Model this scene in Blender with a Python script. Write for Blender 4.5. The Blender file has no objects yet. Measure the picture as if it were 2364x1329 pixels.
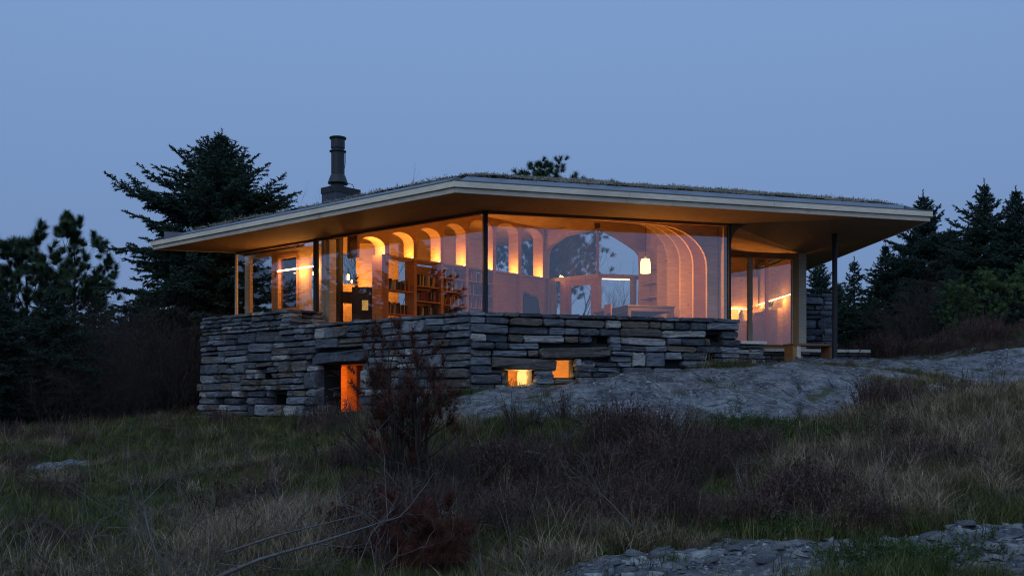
import bpy, math, random
import numpy as np
from mathutils import Vector, Matrix

S = bpy.context.scene
COL = S.collection
R_ = math.radians

# ------------------------------------------------------------------ camera
F, CX, HY, CAMZ = 2330.0, 1182.0, 925.0, 1.6        # photograph 2364 x 1329
cam = bpy.data.cameras.new('camera')
cam.sensor_width = 36.0
cam.lens = 36.0 * F / 2364.0
cam.shift_y = (HY - 664.5) / 2364.0
cam.clip_start, cam.clip_end = 0.1, 5000.0
cam_o = bpy.data.objects.new('camera', cam)
cam_o.location = (0, 0, CAMZ)
cam_o.rotation_euler = (R_(90), 0, 0)
COL.objects.link(cam_o)
S.camera = cam_o

# ------------------------------------------------------------------ dusk sky
W = bpy.data.worlds.new('World'); S.world = W; W.use_nodes = True
nt = W.node_tree; nt.nodes.clear()
out = nt.nodes.new('ShaderNodeOutputWorld')
add = nt.nodes.new('ShaderNodeAddShader')
bg1 = nt.nodes.new('ShaderNodeBackground'); bg2 = nt.nodes.new('ShaderNodeBackground')
sky = nt.nodes.new('ShaderNodeTexSky'); sky.sky_type = 'NISHITA'; sky.sun_disc = False
sky.sun_elevation = R_(-3.0); sky.sun_rotation = R_(205.0)
tc = nt.nodes.new('ShaderNodeTexCoord'); sx = nt.nodes.new('ShaderNodeSeparateXYZ')
rmp = nt.nodes.new('ShaderNodeValToRGB')
e = rmp.color_ramp.elements
e[0].position = 0.0; e[0].color = (0.160, 0.245, 0.425, 1)
e[1].position = 1.0; e[1].color = (0.330, 0.520, 0.860, 1)
m = e.new(0.16); m.color = (0.172, 0.279, 0.508, 1)
m = e.new(0.40); m.color = (0.196, 0.330, 0.592, 1)
nt.links.new(tc.outputs['Generated'], sx.inputs[0])
nt.links.new(sx.outputs['Z'], rmp.inputs[0])
nt.links.new(rmp.outputs[0], bg1.inputs[0]); bg1.inputs[1].default_value = 1.02
nt.links.new(sky.outputs[0], bg2.inputs[0]); bg2.inputs[1].default_value = 0.05
nt.links.new(bg1.outputs[0], add.inputs[0]); nt.links.new(bg2.outputs[0], add.inputs[1])
nt.links.new(add.outputs[0], out.inputs[0])

# last weak, very soft light of the western sky, from behind the camera
sun = bpy.data.lights.new('sun', 'SUN'); sun.energy = 0.42; sun.angle = R_(60); sun.color = (1.0, 0.95, 0.88)
sun_o = bpy.data.objects.new('sun', sun); COL.objects.link(sun_o)
sun_o.rotation_euler = (R_(52), 0, R_(-25))

S.view_settings.view_transform = 'Standard'; S.view_settings.look = 'None'
S.view_settings.exposure = 0.0; S.view_settings.gamma = 1.0
S.view_settings.use_curve_mapping = False
S.cycles.use_denoising = True
S.cycles.filter_width = 1.1
S.cycles.max_bounces = 8; S.cycles.transparent_max_bounces = 24
S.cycles.diffuse_bounces = 4; S.cycles.glossy_bounces = 3
S.cycles.caustics_reflective = False; S.cycles.caustics_refractive = False
S.cycles.sample_clamp_indirect = 4.0

# ------------------------------------------------------------------ helpers
def at(px, py, Y):
    return Vector(((px - CX) / F * Y, Y, CAMZ + (HY - py) / F * Y))
def xat(px, Y): return (px - CX) / F * Y
def zat(py, Y): return CAMZ + (HY - py) / F * Y

def tag(o, label=None, cat=None, group=None, kind=None):
    if label: o['label'] = label
    if cat: o['category'] = cat
    if group: o['group'] = group
    if kind: o['kind'] = kind
    return o

ROOT = {}
def thing(name, label, cat, loc=(0, 0, 0), group=None, rz=0):
    o = bpy.data.objects.new(name, None); o.empty_display_size = 0.2
    o.location = loc; o.rotation_euler = (0, 0, rz)
    COL.objects.link(o); tag(o, label, cat, group)
    ROOT[o.name] = Vector(loc)
    return o

def link(name, me, mats, parent=None):
    o = bpy.data.objects.new(name, me); COL.objects.link(o)
    if mats is not None and len(me.materials) == 0:
        for m_ in (mats if isinstance(mats, (list, tuple)) else [mats]): me.materials.append(m_)
    if parent is not None:
        o.parent = parent; ROOT[o.name] = ROOT[parent.name]
    return o

def copy_tree(o, parent=None):
    c = o.copy(); COL.objects.link(c); c.parent = parent
    for ch in o.children: copy_tree(ch, c)
    return c

class MB:
    def __init__(s): s.v = []; s.f = []; s.m = []
    def ob(s, o, u, v, w, mi=0):
        o, u, v, w = map(Vector, (o, u, v, w)); n = len(s.v)
        s.v += [o, o+u, o+u+v, o+v, o+w, o+u+w, o+u+v+w, o+v+w]
        q = [(0,3,2,1),(4,5,6,7),(0,1,5,4),(1,2,6,5),(2,3,7,6),(3,0,4,7)]
        if u.cross(v).dot(w) < 0: q = [t[::-1] for t in q]
        s.f += [tuple(n+i for i in t) for t in q]; s.m += [mi]*6; return s
    def box(s, x0, x1, y0, y1, z0, z1, mi=0):
        return s.ob((x0,y0,z0),(x1-x0,0,0),(0,y1-y0,0),(0,0,z1-z0), mi)
    def prism(s, poly, ext, mi=0):
        poly = [Vector(p) for p in poly]; ext = Vector(ext); n = len(s.v); k = len(poly)
        s.v += poly + [p+ext for p in poly]
        nrm = Vector((0,0,0))
        for i in range(k): nrm += poly[i].cross(poly[(i+1) % k])
        a = tuple(range(n, n+k)); b = tuple(range(n+k, n+2*k))
        if nrm.dot(ext) > 0: s.f.append(a[::-1]); s.f.append(b); fl = False
        else: s.f.append(a); s.f.append(b[::-1]); fl = True
        for i in range(k):
            j = (i+1) % k; t = (n+i, n+j, n+k+j, n+k+i)
            s.f.append(t[::-1] if fl else t)
        s.m += [mi]*(k+2); return s
    def tube(s, path, rad, k=6, cap=True, mi=0):
        path = [Vector(p) for p in path]
        if not isinstance(rad, (list, tuple)): rad = [rad]*len(path)
        n0 = len(s.v); up = Vector((0.31, 0.17, 0.93))
        for i, p in enumerate(path):
            d = (path[min(i+1, len(path)-1)] - path[max(i-1, 0)]).normalized()
            a = d.cross(up)
            if a.length < 1e-3: a = d.cross(Vector((1,0,0)))
            a.normalize(); b = d.cross(a)
            for j in range(k):
                t = 2*math.pi*j/k
                s.v.append(p + (a*math.cos(t) + b*math.sin(t))*rad[i])
        for i in range(len(path)-1):
            for j in range(k):
                s.f.append((n0+i*k+j, n0+i*k+(j+1) % k, n0+(i+1)*k+(j+1) % k, n0+(i+1)*k+j)); s.m.append(mi)
        if cap:
            s.f.append(tuple(n0+j for j in range(k))[::-1]); s.m.append(mi)
            e0 = n0+(len(path)-1)*k
            s.f.append(tuple(e0+j for j in range(k))); s.m.append(mi)
        return s
    def lathe(s, c, prof, k=20, mi=0):
        c = Vector(c); n0 = len(s.v)
        for r, z in prof:
            for j in range(k):
                t = 2*math.pi*j/k; s.v.append(c + Vector((r*math.cos(t), r*math.sin(t), z)))
        for i in range(len(prof)-1):
            for j in range(k):
                s.f.append((n0+i*k+j, n0+i*k+(j+1) % k, n0+(i+1)*k+(j+1) % k, n0+(i+1)*k+j)); s.m.append(mi)
        s.f.append(tuple(n0+j for j in range(k))[::-1]); s.m.append(mi)
        e0 = n0+(len(prof)-1)*k; s.f.append(tuple(e0+j for j in range(k))); s.m.append(mi)
        return s
    def build(s, name, mats, parent=None, smooth=False, bevel=0):
        off = ROOT[parent.name] if parent is not None else Vector((0,0,0))
        me = bpy.data.meshes.new(name)
        me.from_pydata([tuple(Vector(p)-off) for p in s.v], [], s.f)
        ml = mats if isinstance(mats, (list, tuple)) else [mats]
        for m_ in ml: me.materials.append(m_)
        if len(ml) > 1: me.polygons.foreach_set('material_index', s.m)
        if smooth: me.polygons.foreach_set('use_smooth', [True]*len(me.polygons))
        me.update()
        o = link(name, me, None, parent)
        if bevel:
            b = o.modifiers.new('bevel', 'BEVEL'); b.width = bevel; b.segments = 2; b.limit_method = 'ANGLE'
        return o

def np_mesh(name, V, Fc, mats, parent=None, smooth=False, mi=None):
    V = np.asarray(V, dtype=np.float32); Fc = np.asarray(Fc, dtype=np.int32)
    me = bpy.data.meshes.new(name)
    k = Fc.shape[1]
    me.vertices.add(len(V)); me.vertices.foreach_set('co', V.ravel())
    me.loops.add(Fc.size); me.loops.foreach_set('vertex_index', Fc.ravel())
    me.polygons.add(len(Fc)); me.polygons.foreach_set('loop_start', np.arange(0, Fc.size, k, dtype=np.int32))
    me.polygons.foreach_set('loop_total', np.full(len(Fc), k, dtype=np.int32))
    ml = mats if isinstance(mats, (list, tuple)) else [mats]
    for m_ in ml: me.materials.append(m_)
    if mi is not None: me.polygons.foreach_set('material_index', np.asarray(mi, dtype=np.int32))
    if smooth: me.polygons.foreach_set('use_smooth', np.ones(len(Fc), dtype=bool))
    me.update(calc_edges=True)
    return link(name, me, None, parent)

# ------------------------------------------------------------------ materials
def newmat(name):
    m = bpy.data.materials.new(name); m.use_nodes = True
    n = m.node_tree.nodes; n.clear()
    o = n.new('ShaderNodeOutputMaterial'); b = n.new('ShaderNodeBsdfPrincipled')
    m.node_tree.links.new(b.outputs[0], o.inputs[0])
    return m, m.node_tree, b, o

def mix_col(t, a, b, fac, blend='MIX'):
    x = t.nodes.new('ShaderNodeMix'); x.data_type = 'RGBA'; x.blend_type = blend
    for v, sk in ((a, x.inputs[6]), (b, x.inputs[7])):
        if isinstance(v, tuple): sk.default_value = (*v, 1)
        else: t.links.new(v, sk)
    if isinstance(fac, (int, float)): x.inputs[0].default_value = fac
    else: t.links.new(fac, x.inputs[0])
    return x.outputs[2]

def noise(t, scale, detail=4, stretch=None, coord='Object', rough=0.55):
    c = t.nodes.new('ShaderNodeTexCoord'); n = t.nodes.new('ShaderNodeTexNoise')
    n.inputs['Scale'].default_value = scale; n.inputs['Detail'].default_value = detail
    n.inputs['Roughness'].default_value = rough
    if coord == 'World':
        gp = t.nodes.new('ShaderNodeNewGeometry'); src = gp.outputs['Position']
    else: src = c.outputs[coord]
    if stretch:
        mp = t.nodes.new('ShaderNodeMapping'); mp.inputs['Scale'].default_value = stretch
        t.links.new(src, mp.inputs[0]); t.links.new(mp.outputs[0], n.inputs[0])
    else: t.links.new(src, n.inputs[0])
    return n.outputs[0]

def ramp(t, src, p0, p1, c0=(0,0,0), c1=(1,1,1)):
    r = t.nodes.new('ShaderNodeValToRGB'); t.links.new(src, r.inputs[0])
    r.color_ramp.elements[0].position = p0; r.color_ramp.elements[0].color = (*c0, 1)
    r.color_ramp.elements[1].position = p1; r.color_ramp.elements[1].color = (*c1, 1)
    return r.outputs[0]

def bump(t, b, h, strength=0.4, dist=0.02):
    bp = t.nodes.new('ShaderNodeBump'); bp.inputs['Strength'].default_value = strength
    bp.inputs['Distance'].default_value = dist
    t.links.new(h, bp.inputs['Height']); t.links.new(bp.outputs[0], b.inputs['Normal'])

def simple(name, col, rough=0.7, var=0.25, scale=6, metal=0, bmp=0.0, stretch=None, detail=4, spec=None):
    m, t, b, o = newmat(name)
    n = noise(t, scale, detail, stretch)
    lo = tuple(c*(1-var) for c in col); hi = tuple(min(1, c*(1+var)) for c in col)
    t.links.new(mix_col(t, lo, hi, ramp(t, n, .3, .7)), b.inputs['Base Color'])
    b.inputs['Roughness'].default_value = rough; b.inputs['Metallic'].default_value = metal
    if spec is not None: b.inputs['Specular IOR Level'].default_value = spec
    if bmp: bump(t, b, n, bmp)
    return m

def wood(name, col, rough=0.8, grain=(1, 1, 14), scale=4, knots=True, var=.18):
    m, t, b, o = newmat(name)
    n1 = noise(t, scale, 5, grain); n2 = noise(t, 1.3, 2)
    c = mix_col(t, tuple(x*(1-var) for x in col), tuple(min(1, x*(1+var)) for x in col), ramp(t, n1, .35, .65))
    c = mix_col(t, c, tuple(x*.8 for x in col), ramp(t, n2, .45, .75))
    if knots:
        cc = t.nodes.new('ShaderNodeTexCoord'); v = t.nodes.new('ShaderNodeTexVoronoi')
        v.inputs['Scale'].default_value = 3.2
        t.links.new(cc.outputs['Object'], v.inputs[0])
        c = mix_col(t, tuple(x*.35 for x in col), c, ramp(t, v.outputs[0], .045, .09))
    t.links.new(c, b.inputs['Base Color']); b.inputs['Roughness'].default_value = rough; b.inputs['Specular IOR Level'].default_value = .2
    bump(t, b, n1, .12, .01)
    return m

def randcol(t, b, cols, rough=.8, const=False):
    oi = t.nodes.new('ShaderNodeObjectInfo'); r = t.nodes.new('ShaderNodeValToRGB')
    t.links.new(oi.outputs['Random'], r.inputs[0])
    el = r.color_ramp.elements
    el[0].position = 0; el[0].color = (*cols[0], 1); el[1].position = 1; el[1].color = (*cols[-1], 1)
    for i, c in enumerate(cols[1:-1]):
        x = el.new((i+1)/(len(cols)-1)); x.color = (*c, 1)
    if const: r.color_ramp.interpolation = 'CONSTANT'
    b.inputs['Roughness'].default_value = rough
    return r.outputs[0]

def leafmat(name, cols, rough=.75, var=.35, scale=3):
    m, t, b, o = newmat(name)
    c = randcol(t, b, cols, rough)
    n = noise(t, scale, 3)
    dk = mix_col(t, c, (0.0, 0.0, 0.0), var)
    t.links.new(mix_col(t, dk, c, ramp(t, n, .35, .65)), b.inputs['Base Color'])
    b.inputs['Specular IOR Level'].default_value = 0.2
    return m

def emit(name, col, st):
    m = bpy.data.materials.new(name); m.use_nodes = True
    n = m.node_tree.nodes; n.clear()
    o = n.new('ShaderNodeOutputMaterial'); e_ = n.new('ShaderNodeEmission')
    e_.inputs[0].default_value = (*col, 1); e_.inputs[1].default_value = st
    m.node_tree.links.new(e_.outputs[0], o.inputs[0]); return m

def glassmat(name, tint=(.93, .94, .92), base=.20, gain=.9):
    m = bpy.data.materials.new(name); m.use_nodes = True
    t = m.node_tree; n = t.nodes; n.clear()
    o = n.new('ShaderNodeOutputMaterial'); mx = n.new('ShaderNodeMixShader')
    tr = n.new('ShaderNodeBsdfTransparent'); gl = n.new('ShaderNodeBsdfGlossy')
    tr.inputs[0].default_value = (*tint, 1); gl.inputs['Roughness'].default_value = 0.0
    gl.inputs[0].default_value = (.95, .95, 1, 1)
    fr = n.new('ShaderNodeLayerWeight'); fr.inputs[0].default_value = .5
    pw = n.new('ShaderNodeMath'); pw.operation = 'POWER'; pw.inputs[1].default_value = 5.0
    ma = n.new('ShaderNodeMath'); ma.operation = 'MULTIPLY_ADD'; ma.use_clamp = True
    ma.inputs[1].default_value = gain; ma.inputs[2].default_value = base
    t.links.new(fr.outputs['Facing'], pw.inputs[0]); t.links.new(pw.outputs[0], ma.inputs[0]); t.links.new(ma.outputs[0], mx.inputs[0])
    t.links.new(tr.outputs[0], mx.inputs[1]); t.links.new(gl.outputs[0], mx.inputs[2])
    t.links.new(mx.outputs[0], o.inputs[0]); return m

WARM = (1.0, 0.44, 0.105)
M = {}
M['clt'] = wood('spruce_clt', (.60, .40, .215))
M['clt_h'] = wood('spruce_clt_lying', (.58, .385, .20), grain=(2, 2, 14))
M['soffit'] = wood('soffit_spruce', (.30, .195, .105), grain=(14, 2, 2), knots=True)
M['fascia'] = wood('fascia_pale_wood', (.84, .76, .61), grain=(1.5, 1.5, 16), knots=False, var=.13)
M['fascia2'] = wood('fascia_grey_wood', (.64, .58, .48), grain=(1.5, 1.5, 16), knots=False, var=.16)
M['oak'] = wood('frame_wood', (.48, .25, .10), knots=False)
M['pale'] = wood('pale_wood', (.66, .57, .43), knots=False)
M['slab'] = wood('pale_plank', (.72, .66, .54), knots=False, grain=(3, 3, 14))
M['brown'] = wood('bench_wood', (.30, .16, .085), knots=False)
M['shelf'] = wood('shelf_wood', (.60, .37, .17), knots=False)
M['steel'] = simple('dark_blue_steel', (.016, .022, .032), .5, .15, 8, metal=0)
M['black'] = simple('black_steel', (.012, .013, .015), .5, .2, 8)
M['zinc'] = simple('grey_sheet_metal', (.13, .155, .19), .5, .15, 3, metal=.15)
M['chim'] = simple('slate_blue_sheet', (.045, .058, .078), .6, .12, 4)
M['cable'] = simple('black_cable', (.015, .015, .017), .6)
M['glass'] = glassmat('window_glass')
M['glass2'] = glassmat('inner_window_glass', base=.06, gain=.9)
M['curtain'] = simple('beige_curtain', (.45, .36, .24), .9, .12, 12)
M['coat'] = simple('dark_coat_cloth', (.02, .022, .03), .95, .3, 9)
M['table'] = wood('table_wood', (.10, .068, .05), knots=False)
M['white'] = simple('white_ceramic', (.75, .72, .66), .35, .05)
M['leafpot'] = simple('houseplant_green', (.09, .16, .03), .6, .35, 20)
M['lampshade'] = emit('lamp_shade_glow', (1.0, .72, .32), 2.6)
M['led'] = emit('led_glow', (1.0, .60, .22), 9.0)
M['led2'] = emit('led_bar_glow', (1.0, .64, .26), 5.0)
M['ledge'] = emit('ledge_light_glow', (1.0, .55, .16), 14.0)
M['lamp_reflection'] = emit('lamp_reflection_glow', (1.0, .55, .14), .55)  # emission painted in for a lit lamp reflected on the firebox

def stone_material():
    m, t, b, o = newmat('grey_schist')
    c = randcol(t, b, [(0.070,0.084,0.109), (0.218,0.250,0.294), (0.128,0.141,0.160), (0.307,0.346,0.397), (0.237,0.198,0.154), (0.096,0.115,0.147), (0.192,0.211,0.237), (0.358,0.397,0.442), (0.166,0.147,0.128), (0.256,0.288,0.333), (0.115,0.128,0.154), (0.218,0.205,0.186), (0.589,0.589,0.563), (0.154,0.179,0.218), (0.282,0.256,0.218)], .8, True)
    st = noise(t, 5, 8, (1, 1, 5), 'World', .72); n2 = noise(t, 7, 8, None, 'World', .72); n4 = noise(t, 26, 5, (1, 1, 2.5), 'World', .7)
    dk = mix_col(t, c, (.016, .019, .024), .72)
    c2 = mix_col(t, dk, c, ramp(t, st, .36, .52))
    lt = mix_col(t, c2, (.38, .41, .43), ramp(t, n2, .54, .72, (0,0,0), (.62,.62,.62)))
    sp_ = mix_col(t, lt, (.45, .47, .48), ramp(t, n4, .60, .70, (0,0,0), (.5,.5,.5)))
    t.links.new(sp_, b.inputs['Base Color'])
    n3 = noise(t, 11, 9, (1, 1, 3.2), 'World', .8)
    bump(t, b, n3, 1.0, .07)
    return m
M['stone'] = stone_material()
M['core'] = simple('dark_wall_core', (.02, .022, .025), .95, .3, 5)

# ------------------------------------------------------------------ terrain
def vnoise(x, y, seed=0):
    xi = np.floor(x).astype(np.int64); yi = np.floor(y).astype(np.int64)
    xf = x - xi; yf = y - yi
    def h(a, b):
        n = (a*374761393 + b*668265263 + seed*974634777) & 0xFFFFFFFF
        n = ((n ^ (n >> 13)) * 1274126177) & 0xFFFFFFFF
        return ((n ^ (n >> 16)) & 0xFFFF) / 65535.0
    u = xf*xf*xf*(xf*(xf*6-15)+10); v = yf*yf*yf*(yf*(yf*6-15)+10)
    return (h(xi, yi)*(1-u) + h(xi+1, yi)*u)*(1-v) + (h(xi, yi+1)*(1-u) + h(xi+1, yi+1)*u)*v
def fbm(x, y, o=4, seed=0):
    s = 0; a = .5; tot = 0
    for i in range(o):
        s = s + a*vnoise(x*2**i+i*17.3, y*2**i-i*9.1, seed+i); tot += a; a *= .5
    return s/tot - .5

CPTS = np.array([
 (0,0,0),(-6,0,.1),(6,0,.4),(0,5,0),(-4,6,-.05),(4,6,.12),(-10,5,.1),(10,5,.8),
 (-5,9.5,.0),(-2.5,9.3,-.02),(0,9.5,.0),(2,9.7,.14),(4.9,9.7,.42),(7.5,10,.85),
 (-8,14,.28),(-4,14,.28),(-1.2,13.5,.42),(-12,18,.55),(-6,18,.55),(-3,17.5,.75),
 (-7.67,24.7,1.12),(-5.5,22.8,1.16),(-3.43,21.0,1.26),(-1.9,19.7,1.5),(-.85,18.6,1.75),
 (1,19.2,1.92),(2.6,19.8,2.13),(4.7,20.4,2.30),
 (.77,15.3,1.15),(-.8,15.6,1.12),(3.56,15.9,1.28),(5.6,16.8,1.42),(2.46,17.8,1.90),(.6,17.6,1.70),(4.2,18.6,2.10),(5.9,18.5,2.08),
 (8.47,21.3,2.40),(10.1,20.2,2.14),(8.5,19,1.95),(10,18.3,1.9),(7,18.5,1.93),(12.5,19.5,2.1),(8.1,16,1.6),(7,16,1.5),(6.85,13.5,1.05),(4.56,13,.72),(2.78,12.5,.5),(1.12,12,.33),(.08,11.2,.22),(-.9,11.5,.28),
 (6,21.6,2.40),(8,22.6,2.47),(9.5,23.4,2.52),(11.9,26,3.3),(9.7,25.8,2.72),(14,25,3.3),(12,22,2.65),(7,26,2.55),
 (-9,30,1.3),(-13,30,1.0),(8,34,2.4),(0,45,1.4),(20,40,2.4),(-25,40,.8),(-25,15,.6),(25,15,2.2),(-20,0,.3),(20,0,1.0)], float)
def _U(r2): return np.where(r2 > 1e-12, r2*np.log(np.maximum(r2, 1e-12)), 0)
_n = len(CPTS)
_K = _U(((CPTS[:, None, :2]-CPTS[None, :, :2])**2).sum(-1)) + np.eye(_n)*.6
_P = np.c_[np.ones(_n), CPTS[:, :2]]
_A = np.zeros((_n+3, _n+3)); _A[:_n, :_n] = _K; _A[:_n, _n:] = _P; _A[_n:, :_n] = _P.T
_w = np.linalg.solve(_A, np.r_[CPTS[:, 2], 0, 0, 0])

P0 = Vector((-.532, 20.0, 0))
L = Vector((-.7547, .6561, 0)); RR = Vector((.961, .2766, 0)).normalized()
NL = Vector((.6561, .7547, 0)); NR = Vector((-RR.y, RR.x, 0))
G = P0 + RR*5.38
H = Vector((7.27, 25.6, 0))
DD = (H-G).normalized(); NH = Vector((-DD.y, DD.x, 0))

def in_house(x, y):
    dl = (x-P0.x)*NL.x + (y-P0.y)*NL.y; dr = (x-P0.x)*NR.x + (y-P0.y)*NR.y
    tl = (x-P0.x)*L.x + (y-P0.y)*L.y; tr = (x-P0.x)*RR.x + (y-P0.y)*RR.y
    return (dl > -.75) & (dr > -.75) & (tl < 8.6) & (tr < 5.0) & (y < 31)

ROCKS = [(9.8,19.6,1.7,.9,.1),(7.6,17.6,.9,.6,.2),(2.6,17.75,4.1,2.35,.12),(-.3,17.2,1.2,1.5,.3),(2.2,9.1,2.3,.95,.08),(5.0,9.0,2.2,1.1,.2),(8.7,22.2,4.2,1.3,.05),(5.2,20.9,1.5,.9,.2),(10.5,18.6,1.1,.9,0),
         (-8.0,17.2,1.1,.6,.1),(-5.0,17.4,1.4,.5,.1),(-3.8,15.6,1.2,.45,0),(-5.3,14.2,1.0,.4,.1),(-7.3,13.4,.8,.42,0),(6.6,19.4,1.5,.8,.1),(8.3,20.6,1.9,.7,.1),(11,21.0,1.6,.7,0),(-7.9,25.3,1.4,.7,0),(-2.7,17.8,.9,.3,0)]
def rockmask(x, y):
    m = np.zeros_like(x)
    n = fbm(x*.9, y*.9, 4, 5)*1.1 + fbm(x*4, y*4, 3, 9)*.5
    for cx, cy, rx, ry, a in ROCKS:
        dx = (x-cx)*math.cos(a) + (y-cy)*math.sin(a); dy = -(x-cx)*math.sin(a) + (y-cy)*math.cos(a)
        d = 1 - np.sqrt((dx/rx)**2 + (dy/ry)**2)
        m = np.maximum(m, d*min(rx, ry)*1.6)
    return np.clip((m + n*.55)*3.0, 0, 1)

def height(x, y, detail=True):
    x = np.asarray(x, float); y = np.asarray(y, float); shp = x.shape
    xf, yf = x.ravel(), y.ravel()
    d2 = (xf[:, None]-CPTS[None, :, 0])**2 + (yf[:, None]-CPTS[None, :, 1])**2
    z = _U(d2) @ _w[:_n] + _w[_n] + _w[_n+1]*xf + _w[_n+2]*yf
    r = np.hypot(xf, yf-15); k = np.clip((r-26)/40, 0, 1); k = k*k*(3-2*k)
    z = np.clip(z, -1, 4.2)*(1-k) - 1.0*k
    if detail:
        rm = rockmask(xf, yf)
        z = z + fbm(xf*.55, yf*.55, 4, 2)*.22*(1-k) + fbm(xf*3, yf*3, 3, 3)*.05*(1-rm)
        # layered schist: ledges running with the bedding
        w1 = fbm(xf*.7, yf*.7, 3, 21)*2.0; q = (xf*.30 + yf*1.0)*1.5 + w1
        rid = 1 - np.abs(2*fbm(xf*1.1+w1, yf*3.6, 5, 41))*2.2
        st_ = np.floor(fbm(xf*.9, yf*1.9, 5, 51)*14)/14
        z = z + rm*(-.04 + .07*rid + st_*.22 + fbm(xf*6, yf*14, 3, 31)*.05)
    ih = in_house(xf, yf); z = np.where(ih, np.minimum(z, .95), z)
    return z.reshape(shp)
def hz(x, y): return float(height(np.array([x]), np.array([y]), False)[0]) + float((fbm(np.array([x*.55]), np.array([y*.55]), 4, 2)*.22)[0])

def make_ground():
    def sheet(xs, ys):
        X, Y = np.meshgrid(xs, ys); Z = height(X, Y)
        return np.c_[X.ravel(), Y.ravel(), Z.ravel()], X.shape
    def axis(parts):
        a = [np.arange(p, q, s) for p, q, s in parts]; return np.concatenate(a + [np.array([parts[-1][1]])])
    xs = axis([(-2500,-300,220),(-300,-60,24),(-60,-20,2.5),(-20,-12,.4),(-12,12,.07),(12,20,.4),(20,60,2.5),(60,300,24),(300,2500,220)])
    ys = axis([(-800,-60,74),(-60,-5,2.8),(-5,7.5,.5),(7.5,13,.05),(13,26,.075),(26,34,.4),(34,70,2.),(70,300,23),(300,3500,200)])
    V, shp = sheet(xs, ys)
    r, c = shp; idx = np.arange(r*c).reshape(r, c)
    Fq = np.stack([idx[:-1, :-1], idx[:-1, 1:], idx[1:, 1:], idx[1:, :-1]], -1).reshape(-1, 4)
    m, t, b, o = newmat('ground_rock_and_peat')
    at_ = t.nodes.new('ShaderNodeAttribute'); at_.attribute_name = 'rock'
    n1 = noise(t, 2.2, 8, rough=.7); n2 = noise(t, 16, 8, rough=.75); n3 = noise(t, 9, 9, (1, 3.4, 1.5), rough=.78)
    rk = mix_col(t, (.06,.067,.078), (.20,.21,.225), ramp(t, n1, .40, .60))
    cw_ = t.nodes.new('ShaderNodeTexCoord'); mpv = t.nodes.new('ShaderNodeMapping'); mpv.inputs['Scale'].default_value = (1.3, 4.2, 2.0); mpv.inputs['Rotation'].default_value = (0, 0, .25)
    dst = t.nodes.new('ShaderNodeMix'); dst.data_type = 'VECTOR'; dst.inputs[0].default_value = .12
    nz_ = t.nodes.new('ShaderNodeTexNoise'); nz_.inputs['Scale'].default_value = 2.5; nz_.inputs['Detail'].default_value = 6
    t.links.new(cw_.outputs['Object'], nz_.inputs[0]); t.links.new(cw_.outputs['Object'], mpv.inputs[0]); t.links.new(mpv.outputs[0], dst.inputs[4]); t.links.new(nz_.outputs['Color'], dst.inputs[5])
    vo = t.nodes.new('ShaderNodeTexVoronoi'); vo.feature = 'DISTANCE_TO_EDGE'; vo.inputs['Scale'].default_value = 1.15; t.links.new(dst.outputs[1], vo.inputs[0])
    rk = mix_col(t, (.02,.023,.028), rk, ramp(t, vo.outputs[0], .0, .035, (.05,.05,.05), (1,1,1)))
    rk = mix_col(t, rk, (.03,.034,.04), ramp(t, n3, .36, .46, (.8,.8,.8), (0,0,0)))
    rk = mix_col(t, rk, (.44,.46,.45), ramp(t, n2, .55, .66, (0,0,0), (.8,.8,.8)))
    rk = mix_col(t, rk, (.055,.065,.028), ramp(t, noise(t, 1.6, 7, (1, 2, 1), rough=.7), .56, .64, (0,0,0), (.85,.85,.85)))
    soil = mix_col(t, (.016,.014,.011), (.045,.038,.024), ramp(t, n2, .35, .65)); soil = mix_col(t, soil, (.05,.07,.024), ramp(t, noise(t, .9, 4), .48, .6))
    t.links.new(mix_col(t, soil, rk, at_.outputs['Fac']), b.inputs['Base Color'])
    b.inputs['Roughness'].default_value = .9; b.inputs['Specular IOR Level'].default_value = .25
    bump(t, b, n3, .6, .03)
    g = np_mesh('ground', V, Fq, m, smooth=False)
    a = g.data.attributes.new('rock', 'FLOAT', 'POINT')
    a.data.foreach_set('value', rockmask(V[:, 0], V[:, 1]).astype(np.float32))
    tag(g, 'rough heath ground with grey rock outcrops and dark peat', 'ground', kind='structure')
make_ground()

# ------------------------------------------------------------------ stone walls
rs = random.Random(11)
def stone_mesh(seed):
    r = random.Random(seed); k = 10
    # outline of the face: rectangle with uneven chamfered corners and wavering edges
    cx = [r.uniform(.01, .06) if r.random() < .6 else r.uniform(.06, .17) for _ in range(4)]
    cz = [r.uniform(.05, .22) if r.random() < .6 else r.uniform(.22, .42) for _ in range(4)]
    pts = [(-.5+cx[0], -.5), (r.uniform(-.1,.1), -.5+r.uniform(-.03,.05)), (.5-cx[1], -.5), (.5, -.5+cz[1]), (.5, .5-cz[2]), (.5-cx[2], .5),
           (r.uniform(-.1,.1), .5-r.uniform(-.02,.07)), (-.5+cx[3], .5), (-.5, .5-cz[3]), (-.5, -.5+cz[0])]
    v = []
    for x, z in pts: v.append((x, .5, z))
    for x, z in pts: v.append((x*(1+r.uniform(-.012,.004)), -.36+r.uniform(-.05,.06), z*(1+r.uniform(-.05,.01))))
    for x, z in pts: v.append((x*.95+r.uniform(-.012,.012), -.5+r.uniform(-.05,.05), z*.80+r.uniform(-.05,.05)))
    v.append((r.uniform(-.15,.15), -.5+r.uniform(-.06,.03), r.uniform(-.1,.1)))
    f = []
    for i in range(k):
        j = (i+1) % k
        f += [(i, j, k+j, k+i), (k+i, k+j, 2*k+j, 2*k+i), (2*k+i, 2*k+j, 3*k)]
    me = bpy.data.meshes.new('stone'); me.from_pydata(v, [], f); me.materials.append(M['stone']); me.update()
    return me
STONES = [stone_mesh(i) for i in range(28)]

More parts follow.
